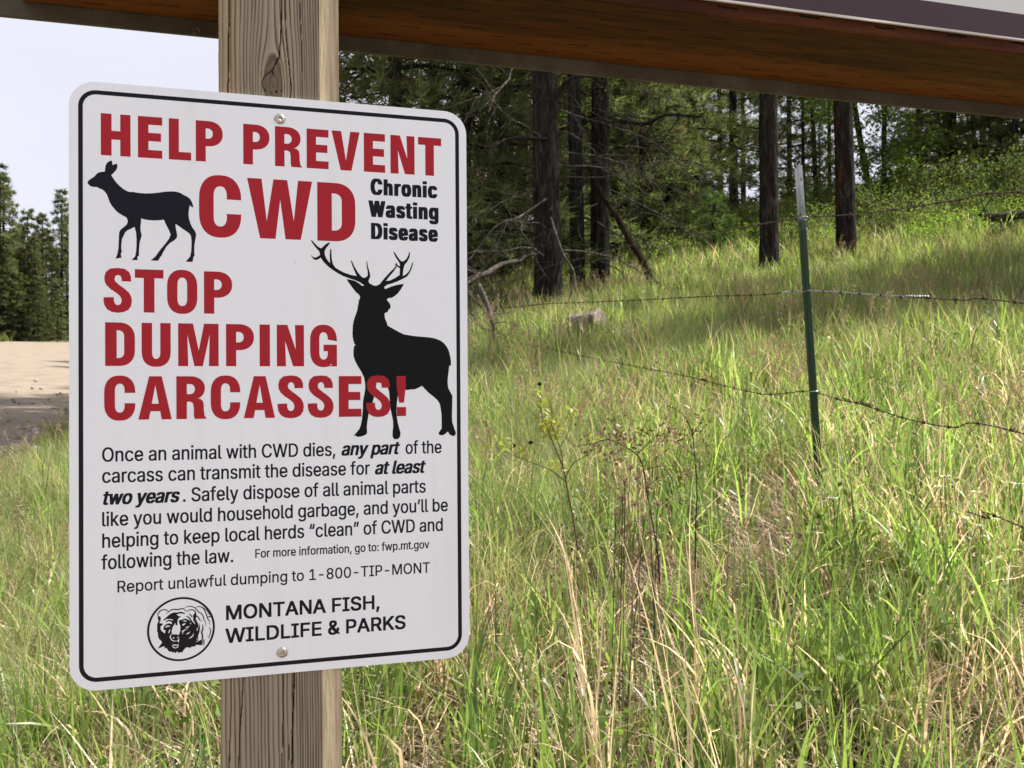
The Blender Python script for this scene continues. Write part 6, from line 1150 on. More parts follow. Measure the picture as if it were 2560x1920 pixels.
# leaning dead pole against the dark pines
A_ = at(1432 * 1.1573, 612 * 1.1573, 13.4); B_ = at(1270 * 1.1573, 360 * 1.1573, 14.2)
A_ = Vector((A_.x, A_.y, gz(A_.x, A_.y) + .02)); rg = np.random.RandomState(9)
P_ = np.array([np.array(A_) * (1 - k) + np.array(B_) * k + rg.normal(0, .015, 3) * (0 < k < 1) for k in np.linspace(0, 1, 14)])
pole = [(P_, np.linspace(.062, .035, 14))]
for k in range(16):
    q = rg.randint(2, 13); pole += dead_limb(rg, P_[q], rg.normal(0, 1, 3) + [0, 0, -.5], rg.uniform(.3, 1.0), .010, 3, 1)
t = bark('mossy_dead_pole', (.010, .007, .005), (.030, .021, .014), (.075, .05, .028)); o = link('leaning_dead_trunk', limb_mesh(pole, 10), t)
tag(o, 'dead mossy trunk leaning up against the dark pines, with broken side twigs', 'fallen tree')
# grey fallen branch left of the thickest trunk, crossing behind the sign edge
A_ = np.array(at(1010 * 1.1573, 612 * 1.1573, 10.4)); B_ = np.array(at(1160 * 1.1573, 550 * 1.1573, 12.6))
P_ = np.array([A_ * (1 - k) + B_ * k + rg.normal(0, .012, 3) + [0, 0, .05 * math.sin(k * 3.1)] for k in np.linspace(-.6, 1, 16)])
fb = [(P_, np.linspace(.050, .022, 16))]
for k in range(14):
    q = rg.randint(5, 15); fb += dead_limb(rg, P_[q], [rg.normal(0, .6), rg.normal(0, .4), -1 if k % 2 else .6], rg.uniform(.35, 1.1), .012, 4, 1, .2)
o = link('fallen_branch', limb_mesh(fb, 9), bark('grey_fallen_wood', (.02, .016, .013), (.07, .06, .05), (.17, .15, .13))); tag(o, 'grey fallen limb with twigs slanting down behind the right edge of the sign', 'branch')
A_ = at(1034 * 1.1573, 615 * 1.1573, 9.6); B_ = at(1066 * 1.1573, 735 * 1.1573, 9.4)
P_ = catmull([np.array(A_), np.array(at(1052 * 1.1573, 655 * 1.1573, 9.5)), np.array(at(1064 * 1.1573, 700 * 1.1573, 9.4)), np.array(B_)], 4)
sb = [(P_, np.linspace(.03, .016, len(P_)))]
for k in range(7): sb += dead_limb(rg, P_[rg.randint(1, len(P_) - 2)], [rg.normal(0, 1), 0, rg.normal(0, .5)], rg.uniform(.2, .6), .007, 3, 1)
o = link('broken_branch', limb_mesh(sb, 7), DEADW); tag(o, 'dark broken limb hanging down into the grass beside the sign edge', 'branch')
# fallen log on the right
A_ = np.array(at(2010 * 1.1573, 540 * 1.1573, 19.0)); A0 = np.array(at(2112 * 1.1573, 466 * 1.1573, 17.5)); B0 = np.array(at(2320 * 1.1573, 458 * 1.1573, 17.0))
P_ = np.array([A0 * (1 - k) + B0 * k + rg.normal(0, .02, 3) for k in np.linspace(0, 1, 9)])
lg = [(P_, np.full(9, .09))]
for k in range(12):
    q = rg.randint(0, 8); lg += dead_limb(rg, P_[q], [rg.normal(0, .6), rg.normal(0, .4), -1 if k % 3 else .5], rg.uniform(.4, 1.1), .014, 4, 1)
o = link('fallen_log', limb_mesh(lg, 10), bark('charred_log_bark', (.015, .012, .010), (.045, .038, .032), (.13, .12, .11))); tag(o, 'dark fallen log with pale drooping twigs at the right edge of the slope', 'log')
# pale dead stump wood between post and the streaked trunk
A_ = at(1868 * 1.1573, 520 * 1.1573, 20); B_ = at(1905 * 1.1573, 432 * 1.1573, 21.5)
P_ = np.array([np.array(A_) * (1 - k) + np.array(B_) * k + rg.normal(0, .03, 3) for k in np.linspace(-.4, 1, 8)])
sw = [(P_, np.linspace(.10, .035, 8))] + dead_limb(rg, P_[4], [1, 0, .1], 1.2, .02, 4, 1) + dead_limb(rg, P_[2], [-1, 0, .2], 1.0, .02, 4, 1)
tag(link('weathered_snag', limb_mesh(sw, 7), bark('silver_deadwood', (.12, .10, .085), (.22, .195, .17), (.36, .33, .30))), 'silvery weathered snag lying in shrubs right of the streaked trunk', 'snag')

# shared crowns for the woods behind
KIND = []
for k, (H, cb, R, nb, dr, up) in enumerate([(13, 1.0, 3.1, 60, .22, .12), (11, .5, 2.9, 56, .25, .15), (15, 2.6, 3.2, 54, .18, .18), (9, .2, 2.4, 50, .22, .2)]):
    KIND.append((trunk_mesh(60 + k, H * .97, .12, .02, sides=10, rings=26), *conifer(70 + k, H, cb, R, nb, step=.33, tn=15, ln=.26, nw=.030, droop=dr, up=up, twig=.6, shell=.1)))
LBL = ['tall dark conifer in the woods behind the clearing', 'bushy mid green conifer in the woods behind the clearing', 'open crowned conifer with a long bare trunk in the woods', 'short dense conifer in the understorey of the woods']
def clone(o):
    r = o.copy(); COL.objects.link(r)
    for ch in o.children:
        c = ch.copy(); COL.objects.link(c); c.parent = r
    return r
first = {}
def wood_tree(kind, x, y, sc, rz, label=None, group='conifers in the woods behind the clearing'):
    if kind not in first:
        o = tree('conifer', LBL[kind], x, y, *KIND[kind], group=group); first[kind] = o
    else:
        o = clone(first[kind])
    o.location = (x, y, gz(x, y)); o.rotation_euler = (0, 0, rz); o.scale = (sc, sc, sc * random.uniform(.9, 1.15))
    o['label'] = label or LBL[kind]; o['group'] = group
    return o
random.seed(4)
# hand placed: the ones that show through the middle of the picture
for kind, pxd, dep, sc in [(0, 1010, 15.5, .95), (1, 1090, 17.0, 1.0), (0, 940, 17, 1.1), (1, 860, 14.5, 1.0), (2, 1130, 20, 1.0), (0, 1210, 19.5, 1.0), (1, 1300, 21, .95), (0, 1350, 24, 1.0), (1, 1450, 21.5, .95), (3, 1390, 19.5, .75),
                           (0, 1500, 27, 1.05), (1, 1560, 30, .9), (3, 1500, 23, .7), (2, 1610, 33, .9), (1, 1710, 29, .85), (3, 1740, 25, .6), (1, 2065, 25, .95), (0, 2130, 28, .95), (2, 2200, 26, .9), (0, 2035, 30, .8), (1, 2165, 24, .8), (3, 1990, 25, .65), (0, 2250, 24, 1.0), (1, 2330, 22, 1.0)]:
    wood_tree(kind, pxy(pxd, dep), dep, sc, random.uniform(0, 6))
rw = random.Random(12); cnt = 0
while cnt < 22:
    y = rw.uniform(30, 62); k = rw.uniform(-.14, .78); x = k * y
    if .27 < k < .33 or .38 < k < .46: 
        if rw.random() < .8: continue
    if k > .2 and rw.random() < .72: continue
    wood_tree(rw.choice([0, 1, 2, 0, 1, 3]), x, y, rw.uniform(.75, 1.15) * (1 if k < .2 else .85), rw.uniform(0, 6)); cnt += 1
# tall pines standing just outside the frame on the right, whose shade falls across the slope
for kd, x, y, sc in [(2, 10.5, 11.3, 1.0), (0, 13.5, 12.2, 1.1), (2, 15.5, 15.5, 1.1), (0, 17.5, 13.5, 1.1)]:
    wood_tree(kd, x, y, sc, random.uniform(0, 6))
# thin bare trunks visible against the light
TH = trunk_mesh(81, 11, .11, .05, sides=12, rings=40); TW, TCn = conifer(82, 12, 5.5, 2.0, 34, step=.36, tn=10, ln=.26, nw=.022)
thin_specs = [(1400, 21, .95, 0, 'straight grey trunk with side branches behind the leaning dead trunk'), (1589, 27, 1.35, .0, 'dark trunk lit at its top, between the leaning trunk and the fence post'), (1768, 26, .7, -.03, 'thin grey trunk just right of the fence post'), (1797, 29, .6, .0, 'thinnest dark trunk left of the streaked trunk'),
              (2158, 23, 1.25, -.03, 'thick dark trunk near the right edge above the shrubs'), (2070, 25, .95, -.12, 'dark trunk leaning left above the shrubs'), (2112, 27, .7, -.02, 'narrow dark trunk between the leaning trunk and the thick one'), (2200, 22, .8, .0, 'dark trunk at the right edge of the picture'), (1885, 27, .9, -.16, 'slanting trunk behind the yellow green leafy tree')]
for i, (pxd, dep, wsc, ln_, lb) in enumerate(thin_specs):
    x = pxy(pxd, dep)
    if i == 0: o = thin0 = tree('pine_tree', lb, x, dep, TH, TW, TCn, group='trunks standing in the woods')
    else: o = clone(thin0)
    o.location = (x, dep, gz(x, dep)); o.scale = (wsc, wsc, 1.0); o.rotation_euler = (0, ln_, random.uniform(0, 6) if ln_ == 0 else 0); o['label'] = lb; o['group'] = 'trunks standing in the woods'
# leafy tree, fir saplings, shrubs
bw, bc = broadleaf(90, 5.6, 1.7, 6500, .065, 70, .05, .12)
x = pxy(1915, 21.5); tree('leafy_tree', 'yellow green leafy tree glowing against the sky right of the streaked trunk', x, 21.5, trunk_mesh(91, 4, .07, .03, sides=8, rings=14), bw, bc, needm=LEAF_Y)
sw_, sc2 = conifer(95, 1.5, .05, .75, 34, step=.09, tn=12, ln=.09, nw=.007, up=.45, droop=.1, twig=.5)
lit_rear_or_sapling = trunk_mesh(96, 1.45, .03, .008, sides=7, rings=10)
x = pxy(1545, 19.0); sp0 = tree('fir_sapling', 'small bright green fir sapling at the top of the clearing', x, 19.0, lit_rear_or_sapling, sw_, sc2, needm=NEEDLE_Y)
sp1 = clone(sp0); x = pxy(1335, 19.5); sp1.location = (x, 19.5, gz(x, 19.5)); sp1.scale = (1.1, 1.1, 1.5); sp1['label'] = 'light green young fir glowing behind the leaning dead trunk'
SH = [broadleaf(100 + k, h_, r_, n_, s_, 46, .014, .08) for k, (h_, r_, n_, s_) in enumerate([(.9, .85, 1900, .028), (1.15, 1.0, 2200, .030), (.6, .75, 1500, .024)])]
sh_spec = [(2, 1440, 18.5, 1.1, 'bright low shrub at the edge of the clearing behind the leaning dead trunk'), (2, 1520, 21.5, 1.3, 'sunlit shrub at the top of the clearing'), (2, 1640, 19.5, 1.1, 'sunlit shrub behind the trunk left of the fence post'), (2, 1700, 20.5, 1.2, 'yellow green shrub seen between the two straight trunks'), (0, 1740, 22.5, 1.4, 'tall green shrub between the two straight trunks'), (2, 1080, 17.5, 1.2, 'lit shrub between the sign and the thickest trunk'), (0, 1360, 20.0, 1.3, 'green shrub behind the leaning dead trunk'), (0, 1770, 18.0, 1.0, 'leafy shrub in sun between the fence post and the streaked trunk'), (2, 1800, 17.2, .9, 'low sunlit shrub at the left foot of the streaked trunk'), (1, 1900, 18.5, 1.0, 'shaded shrub just right of the streaked trunk'), (0, 1960, 18.0, 1.1, 'dark green shrub in the middle of the shaded bank'), (1, 2020, 19.5, 1.15, 'tall shrub lit on top above the shaded bank'), (2, 2050, 17.5, 1.1, 'low shaded shrub left of the fallen log'), (1, 2100, 20.5, 1.2, 'bright topped shrub behind the fallen log'), (0, 2160, 20.0, 1.2, 'bright shrub under the thick trunk at right'), (2, 2190, 18.0, 1.1, 'shrub beside the fallen log at the right edge'), (2, 1600, 21.5, 1.1, 'low shrub under the trunk left of the fence post'), (2, 1480, 20.5, 1.0, 'low shrub near the fir sapling'), (1, 1930, 22.0, 1.0, 'shrub at the foot of the yellow green tree'), (0, 1850, 21.0, 1.0, 'shrub behind the streaked trunk'), (2, 1980, 16.8, .9, 'lowest shrub at the front of the shaded bank'), (0, 2080, 18.6, 1.0, 'middle shrub between the leaning trunk and the fallen log'), (1, 2240, 19, 1.2, 'shrub beyond the right edge')]
f_sh = {}
for kd, pxd, dep, sc, lb in sh_spec:
    x = pxy(pxd, dep)
    if kd not in f_sh:
        o = f_sh[kd] = empty('shrub', (x, dep, gz(x, dep)), 0, lb, 'shrub', 'shrubs on the bank')
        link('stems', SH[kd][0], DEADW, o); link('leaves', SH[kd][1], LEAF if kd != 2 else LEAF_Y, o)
    else: o = clone(f_sh[kd])
    o.location = (x, dep, gz(x, dep)); o.scale = (sc, sc, sc); o.rotation_euler = (0, 0, random.uniform(0, 6)); o['label'] = lb; o['group'] = 'shrubs on the bank'
# tall trees across the road, far left
KL = []
for k, (H, cb, R, nb) in enumerate([(12.5, .4, 2.1, 60), (10.5, .3, 2.2, 54), (13.5, 1.2, 1.9, 58)]):
    KL.append((trunk_mesh(120 + k, H * .97, .17, .03, sides=8, rings=20), *conifer(130 + k, H, cb, R * .95, nb + 4, step=.40, tn=12, ln=.34, nw=.055, droop=.2, up=.15, twig=.55, power=.75)))
left_spec = [(2, 8, 55.6, .84), (1, 44, 56.5, .62), (0, 76, 56.5, .6), (2, 0, 56, .90), (1, 28, 58, .76), (0, 52, 60, .70), (1, 72, 57, .60), (0, 92, 60, .76), (1, 112, 62, .68), (2, 134, 59, .82), (1, 155, 61, .8), (0, -30, 58, .85), (1, 15, 64, .75), (0, 60, 67, .85), (1, 100, 68, .85), (0, 145, 66, .8), (1, 190, 62, .9), (2, 230, 64, .8), (0, -70, 60, 1.0), (1, 40, 55.5, .45), (1, 84, 55.5, .40), (0, 280, 64, .9), (1, 340, 66, .95), (1, 125, 56.0, .35), (1, 5, 55.0, .5)]
LLB = ['dark fir standing across the gravel road', 'bushy green fir standing across the gravel road', 'tall pointed fir standing across the gravel road']
fl = {}
for kd, pxd, dep, sc in left_spec:
    x = pxy(pxd, dep)
    if kd not in fl: o = fl[kd] = tree('conifer', LLB[kd], x, dep, *KL[kd], group='firs across the gravel road', barkm=BARK, needm=NEEDLE)
    else: o = clone(fl[kd])
    o.location = (x, dep, gz(x, dep) - .1); sc *= .93; o.scale = (sc * 1.08, sc * 1.08, sc); o.rotation_euler = (0, 0, random.uniform(0, 6)); o['label'] = LLB[kd]; o['group'] = 'firs across the gravel road'
# ------------------------------------------------------------------ fence: T post and barbed wires
FX, FY, FS = 1.335, 3.8, -.235      # the fence runs along x = FX + FS (y - FY)
def fpt(px, py):
    """point of the fence plane seen at display pixel (px, py)"""
    d = RIGHT * ((px * 1.1573 - 1280) / 2200.0) + UPV * ((960 - py * 1.1573) / 2200.0) + FWD
    k = (FX - FS * FY) / (d.x - FS * d.y)
    return np.array(EYE + d * k)
topP = Vector(fpt(1724, 357)); baseP = Vector(fpt(1769, 1030)); dirp = (topP - baseP).normalized()
baseG = baseP - dirp * .30; H_ = (topP - baseG).length
post = empty('fence_post', baseG, 0, 'green steel T shaped fence post with a pale blue weathered top, leaning left', 'fence post')
post.rotation_euler = dirp.to_track_quat('Z', 'Y').to_euler(); 
# profile (x right, y away): wide flange to the left, web fold at the right, raised lip
prof = [(-.0175, .000), (-.0165, -.0022), (-.0120, -.0030), (.0045, -.0034), (.0062, -.0130), (.0082, -.0130), (.0090, -.0032), (.0165, -.0026), (.0175, .0), (.0165, .0012), (.0020, .0016), (.0015, .0110), (-.0015, .0110), (-.0020, .0016), (-.0165, .0012)]
def extrude_prof(name, prof, z0, z1, rot=0.0):
    bm = bmesh.new(); c_, s_ = math.cos(rot), math.sin(rot); n = len(prof); zs = np.linspace(z0, z1, 30)
    rings = [[bm.verts.new((x * c_ - y * s_, x * s_ + y * c_, z)) for x, y in prof] for z in zs]
    for a, b in zip(rings[:-1], rings[1:]):
        for i in range(n): bm.faces.new((a[i], a[(i + 1) % n], b[(i + 1) % n], b[i]))
    bm.faces.new(rings[0][::-1]); bm.faces.new(rings[-1])
    bmesh.ops.recalc_face_normals(bm, faces=bm.faces[:])
    me = bpy.data.meshes.new(name); bm.to_mesh(me); bm.free(); return me
t = NT('painted_t_post')
v = t.coord('Object'); sx = t.n('ShaderNodeSeparateXYZ'); t.l(v, sx.inputs[0])
n1 = t.noise(18, 5, .65, vec=v); n2 = t.noise(60, 4, .6, vec=v)
hgt = t.math('ADD', sx.outputs[2], t.math('MULTIPLY', t.math('SUBTRACT', n1, .5), .22))
mr = t.n('ShaderNodeMapRange'); mr.inputs['From Min'].default_value = H_ - .30; mr.inputs['From Max'].default_value = H_ - .10; t.l(hgt, mr.inputs['Value'])
c = t.mix(mr.outputs[0], (.026, .060, .030), (.40, .45, .46))
c = t.mix(t.ramp(n2, [(.58, (0, 0, 0)), (.68, (.85, .85, .85))]), c, (.085, .035, .018))
ed = t.math('GREATER_THAN', t.math('ABSOLUTE', sx.outputs[0], 0), .0158)
c = t.mix(t.math('MULTIPLY', ed, .75), c, (.13, .06, .032))
t.bsdf(c, .6, .18); t.bump(n2, .2, .001)
RUSTG = t.m
link('post_body', extrude_prof('post_body', prof, 0, H_, -.35), t.m, post)
rust = NT('rusty_wire'); n1 = rust.noise(120, 4, vec=rust.coord('Object')); rust.bsdf(rust.mix(n1, (.035, .022, .017), (.10, .06, .042)), .75, .15, .2)
galv = NT('galvanised_wire'); n1 = galv.noise(120, 4, vec=galv.coord('Object')); galv.bsdf(galv.mix(n1, (.30, .31, .31), (.6, .62, .62)), .35, .5, .8)
cap_ = Acc(); tube(cap_, [(.012, -.003, H_ - .012), (.013, -.004, H_ + .004), (.009, -.005, H_ + .008)], [.005, .006, .003], 8)
link('rusty_tip', cap_.mesh('rusty_tip'), rust.m, post)
studm = box_mesh('stud', -.005, .005, -.007, 0, -.008, .008, .0015, 1)
for k in range(12):
    z = H_ - .08 - k * .105
    s_ = link('stud', studm, RUSTG, post); c_, sn_ = math.cos(-.35), math.sin(-.35)
    s_.location = (-.002 * c_, -.0033 - .002 * sn_, z); s_.rotation_euler = (0, 0, -.35)

for (x_, y_, lb_) in ((1.98, 1.05, 'next green steel fence post, just outside the right edge of the picture'), (-1.06, 14.03, 'farther green steel fence post hidden behind the sign')):
    p2 = clone(post); p2.location = (x_, y_, gz(x_, y_) - .05); p2.rotation_euler = (0.02, 0, 0); p2['label'] = lb_; p2['group'] = 'steel fence posts'
post['group'] = 'steel fence posts'
def twisted(pts, pitch=.055, r=.0014, off=.0016):
    P_ = catmull(pts, 14); seg = np.linalg.norm(np.diff(P_, axis=0), axis=1); s = np.concatenate([[0], np.cumsum(seg)])
    n = int(s[-1] / .0085); u = np.linspace(0, s[-1], n)
    Q_ = np.stack([np.interp(u, s, P_[:, k]) for k in range(3)], 1)
    d = np.gradient(Q_, axis=0); d /= np.linalg.norm(d, axis=1)[:, None]
    a = np.cross(d, [0, 0, 1.0]); a /= np.linalg.norm(a, axis=1)[:, None]; b = np.cross(d, a)
    ph = u / pitch * 2 * math.pi; acc = Acc()
    for sg in (0, math.pi):
        tube(acc, Q_ + off * (np.cos(ph + sg)[:, None] * a + np.sin(ph + sg)[:, None] * b), r, 4, cap=False)
    return acc, Q_, d, u
bacc = Acc()
rg = np.random.RandomState(4)
for sg in (0, .004):
    tube(bacc, [(sg - .002 + .001 * k, .0034 * math.cos(k * 1.2), .0034 * math.sin(k * 1.2)) for k in range(0, 8)], .0010, 4)
for d in ((.006, .012, .008), (-.005, -.010, .010), (.004, .006, -.013), (-.006, .010, -.008)):
    tube(bacc, [(0, 0, 0), np.array(d) * .5, np.array(d)], [.0011, .001, .0003], 4)
BARB = bacc.mesh('barb'); BARB.materials.append(rust.m)
def wire(label, pts, splice=None, sparse=False):
    w = empty('barbed_wire', (0, 0, 0), 0, label, 'barbed wire', 'barbed wires of the fence')
    pts = [fpt(*p) if len(p) == 2 else np.array(p) for p in pts]
    acc, Q_, d, u = twisted(pts)
    link('strand', acc.mesh('strand'), rust.m, w)
    k = 0; q = .06
    rgw = np.random.RandomState(len(label))
    while q < u[-1]:
        i = int(np.searchsorted(u, q)); i = min(i, len(Q_) - 1)
        if Q_[i][1] > 9.5:
            q += .125; continue
        b = link('barb', BARB, None, w); b.location = Q_[i]
        b.rotation_euler = Vector(d[i]).to_track_quat('X', 'Z').to_euler(); b.rotation_euler.x += rgw.uniform(0, 6)
        b.scale = (1.3, 1.3, 1.3); q += .125 * rgw.uniform(.9, 1.15)
    return w, Q_, d, u
wire('top rusty barbed wire rising to the right from the fence post', [(-1.06, 14.0, gz(-1.06, 14) + 1.2), (1060, 605), (1200, 572), (1406, 521), (1560, 499), (1723, 471), (1785, 467), (1856, 462), (1960, 449), (2080, 430), (2212, 414), (1.965, 1.10, 1.78)])
w2, Q2, d2, u2 = wire('middle barbed wire with a bright spliced length right of the post', [(-1.06, 14.0, gz(-1.06, 14) + .85), (1040, 657), (1200, 655), (1380, 648), (1530, 640), (1640, 637), (1690, 632), (1730, 628), (1800, 630), (1880, 636), (1956, 641), (2080, 648), (2212, 655), (1.965, 1.10, 1.42)])
sp_pts = [fpt(*p) for p in [(1690, 632), (1730, 628), (1800, 630), (1880, 636), (1956, 641)]]
accs, *_ = twisted(sp_pts, .04, .0018, .0024); link('splice', accs.mesh('splice'), galv.m, w2)
accs = Acc()
for (cx_, n_) in ((1690, 7), (1955, 9)):
    c0 = fpt(cx_, 632 if cx_ < 1800 else 641); dd = fpt(cx_ + 20, (632 if cx_ < 1800 else 641)) - c0; dd /= np.linalg.norm(dd)
    tube(accs, [c0 + dd * .003 * k + np.array([0, .0055 * math.cos(k * 1.3), .0055 * math.sin(k * 1.3)]) for k in range(n_ * 5)], .0016, 5)
link('splice_wrap', accs.mesh('splice_wrap'), galv.m, w2)
w3, *_ = wire('lower rusty barbed wire sagging across the sunlit grass', [(-1.06, 14.0, gz(-1.06, 14) + .45), (1060, 718), (1206, 757), (1350, 787), (1450, 806), (1516, 820), (1560, 832), (1646, 851), (1700, 849), (1750, 845), (1816, 864), (1860, 873), (1960, 905), (2056, 923), (2212, 937), (1.965, 1.10, 1.03)])
for (x_, y_, n_) in ((1516, 820, 5), (1818, 862, 6), (1856, 870, 7)):
    accs = Acc()
    c0 = fpt(x_, y_); dd = fpt(x_ + 20, y_ + 5) - c0; dd /= np.linalg.norm(dd)
    tube(accs, [c0 + dd * .0022 * k + np.array([0, .007 * math.cos(k * 1.3), .007 * math.sin(k * 1.3)]) for k in range(n_ * 5)], .002, 4)
    link('knot', accs.mesh('knot'), rust.m, w3)
accs = Acc(); c0 = fpt(1858, 868); tube(accs, catmull([c0, fpt(1866, 862), fpt(1870, 852), fpt(1867, 846)], 4), .002, 4)
link('loose_end', accs.mesh('loose_end'), rust.m, w3)
wire('lowest barbed wire, half hidden in the grass at right', [(2090, 1106), (2110, 1112), (2140, 1121), (2212, 1140), (1.965, 1.10, .74)])
for (x_, y_) in ((1735, 470), (1740, 630), (1757, 845)):
    a_ = Acc(); c0 = fpt(x_, y_); th = np.linspace(0, 9.4, 26)
    tube(a_, np.stack([c0[0] + .021 * np.cos(th), c0[1] - .004 + .013 * np.sin(th), c0[2] + .0025 * th - .012], 1), .0016, 4)
    link('wire_clip', a_.mesh('wire_clip'), galv.m, post).matrix_parent_inverse = (Matrix.Translation(post.location) @ post.rotation_euler.to_matrix().to_4x4()).inverted()
# thin drop wire that once tied the strands together, left part of the fence
accs = Acc(); tube(accs, catmull([fpt(1150, 560), fpt(1134, 600), fpt(1127, 628), fpt(1133, 680), fpt(1142, 720), fpt(1150, 780)], 5), .003, 5)
tag(link('drop_wire', accs.mesh('drop_wire'), rust.m), 'thin loose vertical wire hanging between the strands, right of the sign', 'wire')

# ------------------------------------------------------------------ boulder
bm = bmesh.new(); bmesh.ops.create_icosphere(bm, subdivisions=4, radius=1.0)
rgb = np.random.RandomState(12); planes = [(Vector(n_).normalized(), d_) for n_, d_ in zip(rgb.normal(0, 1, (16, 3)), rgb.uniform(.55, .85, 16))] + [(Vector((-.35, -.1, 1)).normalized(), .5), (Vector((.5, -.8, .3)).normalized(), .6)]
for v_ in bm.verts:
    c_ = v_.co.copy()
    for n_, d_ in planes:
        k_ = c_.dot(n_)
        if k_ > d_: c_ -= n_ * (k_ - d_) * .93
    f_ = float(fbm(c_.x * 3 + 5, c_.y * 3 + c_.z * 2.7 + 9, 4)) - .47
    v_.co = c_ * (1 + f_ * .16)
me = bpy.data.meshes.new('boulder'); bm.to_mesh(me); bm.free()
t = NT('granite_boulder'); v = t.coord('Object'); n1 = t.noise(3, 5, .6, vec=v); n2 = t.noise(22, 5, .7, vec=v)
c = t.ramp(n1, [(.35, (.10, .08, .072)), (.55, (.20, .165, .15)), (.7, (.34, .29, .26))]); c = t.mix(t.ramp(n2, [(.55, (0, 0, 0)), (.7, (.7, .7, .7))]), c, (.10, .09, .08))
t.bsdf(c, .9, .2); t.bump(n2, .6, .03)
xr = pxy(1268, 9.9); o = link('boulder', me, t.m, smooth=True); o.location = (xr, 9.9, gz(xr, 9.9) + .20); o.scale = (.37, .3, .24); o.rotation_euler = (0, 0, .5)
tag(o, 'pinkish grey boulder in the grass below the dark pines', 'rock')

# ------------------------------------------------------------------ wild rose, seed heads, yarrow in the foreground
def stem_plant(name, label, cat, depth, stems, mat_stem, r0):
    o = empty(name, (0, 0, 0), 0, label, cat)
    a = Acc()
    for P_, k in stems:
        pts = catmull([np.array(at(x * 1.1573, y * 1.1573, depth + dz)) for x, y, dz in P_], 5)
        tube(a, pts, np.linspace(r0 * k, r0 * k * .45, len(pts)), 5)
        # thorns
        rg_ = np.random.RandomState(int(P_[0][0]))
        for i in range(2, len(pts) - 1):
            dd = rg_.normal(0, 1, 3); dd /= np.linalg.norm(dd); tube(a, [pts[i], pts[i] + dd * r0 * k * 3.2], [r0 * k * .5, .0002], 3, cap=False)
    link('stems', a.mesh('stems'), mat_stem, o)
    return o
def leaf_sprays(parent, name, centres, depth, mat, n, sz, spread, seed):
    rg_ = np.random.RandomState(seed); C = []
    for x, y in centres:
        c = np.array(at(x * 1.1573, y * 1.1573, depth)); C.append(c + rg_.normal(0, spread, (n, 3)))
    a = Acc(); leaves(a, rg_, np.concatenate(C), sz, .3)
    return link(name, a.mesh(name), mat, parent)
t = NT('rose_stem'); t.bsdf((.075, .035, .028), .7, .3); RS = t.m
t = NT('dark_dead_stem'); t.bsdf((.030, .022, .018), .8, .2); DS = t.m
DRYLEAF = leafy('withered_leaves', (.09, .045, .025), (.24, .14, .085), (.3, .2, .12), trans=.2, tmul=1.1, rand=False)
YLEAF = leafy('yellow_green_rose_leaves', (.20, .25, .04), (.34, .31, .06), (.3, .2, .12), trans=.4, tmul=1.5, rand=False)
D1 = 2.75
z_ = 0
rose = stem_plant('wild_rose', 'thorny wild rose stem with a few yellow green leaves beside the sign edge', 'plant', D1,
    [([(1248, 1190, 0), (1238, 1120, 0), (1226, 1060, 0), (1216, 1010, 0), (1196, 960, 0), (1172, 900, 0), (1168, 862, 0), (1166, 830, 0)], 1.0),
     ([(1222, 1040, 0), (1190, 1016, 0), (1150, 1000, .03), (1112, 985, .05), (1070, 965, .06)], .7),
     ([(1216, 1010, 0), (1212, 975, 0), (1200, 940, -.02), (1187, 905, -.03)], .8),
     ([(1222, 1030, 0), (1240, 1000, -.03), (1272, 980, -.05), (1290, 955, -.06)], .6),
     ([(1210, 965, 0), (1225, 940, 0), (1240, 905, .03), (1262, 898, .05)], .5)], RS, .0026)
leaf_sprays(rose, 'leaves', [(1166, 852), (1172, 870), (1176, 905), (1186, 912), (1198, 915), (1196, 925), (1060, 958), (1098, 966), (1130, 972), (1286, 950), (1240, 898), (1226, 1008), (1200, 1000), (1180, 930), (1190, 945)], D1, YLEAF, 14, .011, .014, 3)
bl = Acc()
for (x, y) in ((1166, 829), (1110, 962), (1146, 956)):
    bl.add(IV * .009 * [1, 1, .8] + np.array(at(x * 1.1573, y * 1.1573, D1)), IF)
link('rose_hip', bl.mesh('rose_hip'), DS, rose)
D2 = 2.55
dead = stem_plant('dead_shrub', 'dark stem with withered reddish brown leaves, arching left above dry grass', 'plant', D2,
    [([(1425, 1260, 0), (1420, 1190, 0), (1408, 1120, 0), (1397, 1060, 0), (1390, 1015, 0), (1378, 985, 0), (1350, 965, .02), (1315, 950, .04), (1280, 958, .05), (1254, 962, .05)], 1.0),
     ([(1376, 982, 0), (1400, 958, -.02), (1425, 932, -.04)], .6), ([(1350, 965, .02), (1322, 985, .02), (1296, 1000, .02)], .5),
     ([(1335, 957, .02), (1330, 930, 0), (1328, 900, 0)], .5), ([(1316, 950, .03), (1290, 925, .03), (1284, 905, .03)], .45),
     ([(1390, 1015, 0), (1420, 1008, -.02), (1455, 1006, -.04), (1490, 1020, -.04)], .5), ([(1398, 1050, 0), (1428, 1030, -.03), (1460, 1022, -.03)], .45)], DS, .0026)
leaf_sprays(dead, 'withered_leaves', [(1258, 962), (1275, 965), (1290, 960), (1310, 975), (1300, 1000), (1325, 990), (1332, 930), (1328, 905), (1345, 940), (1365, 950), (1355, 965), (1316, 940), (1425, 965), (1440, 940), (1452, 1008), (1480, 1018), (1380, 935), (1400, 940)], D2, DRYLEAF, 17, .008, .018, 4)
D3 = 2.9
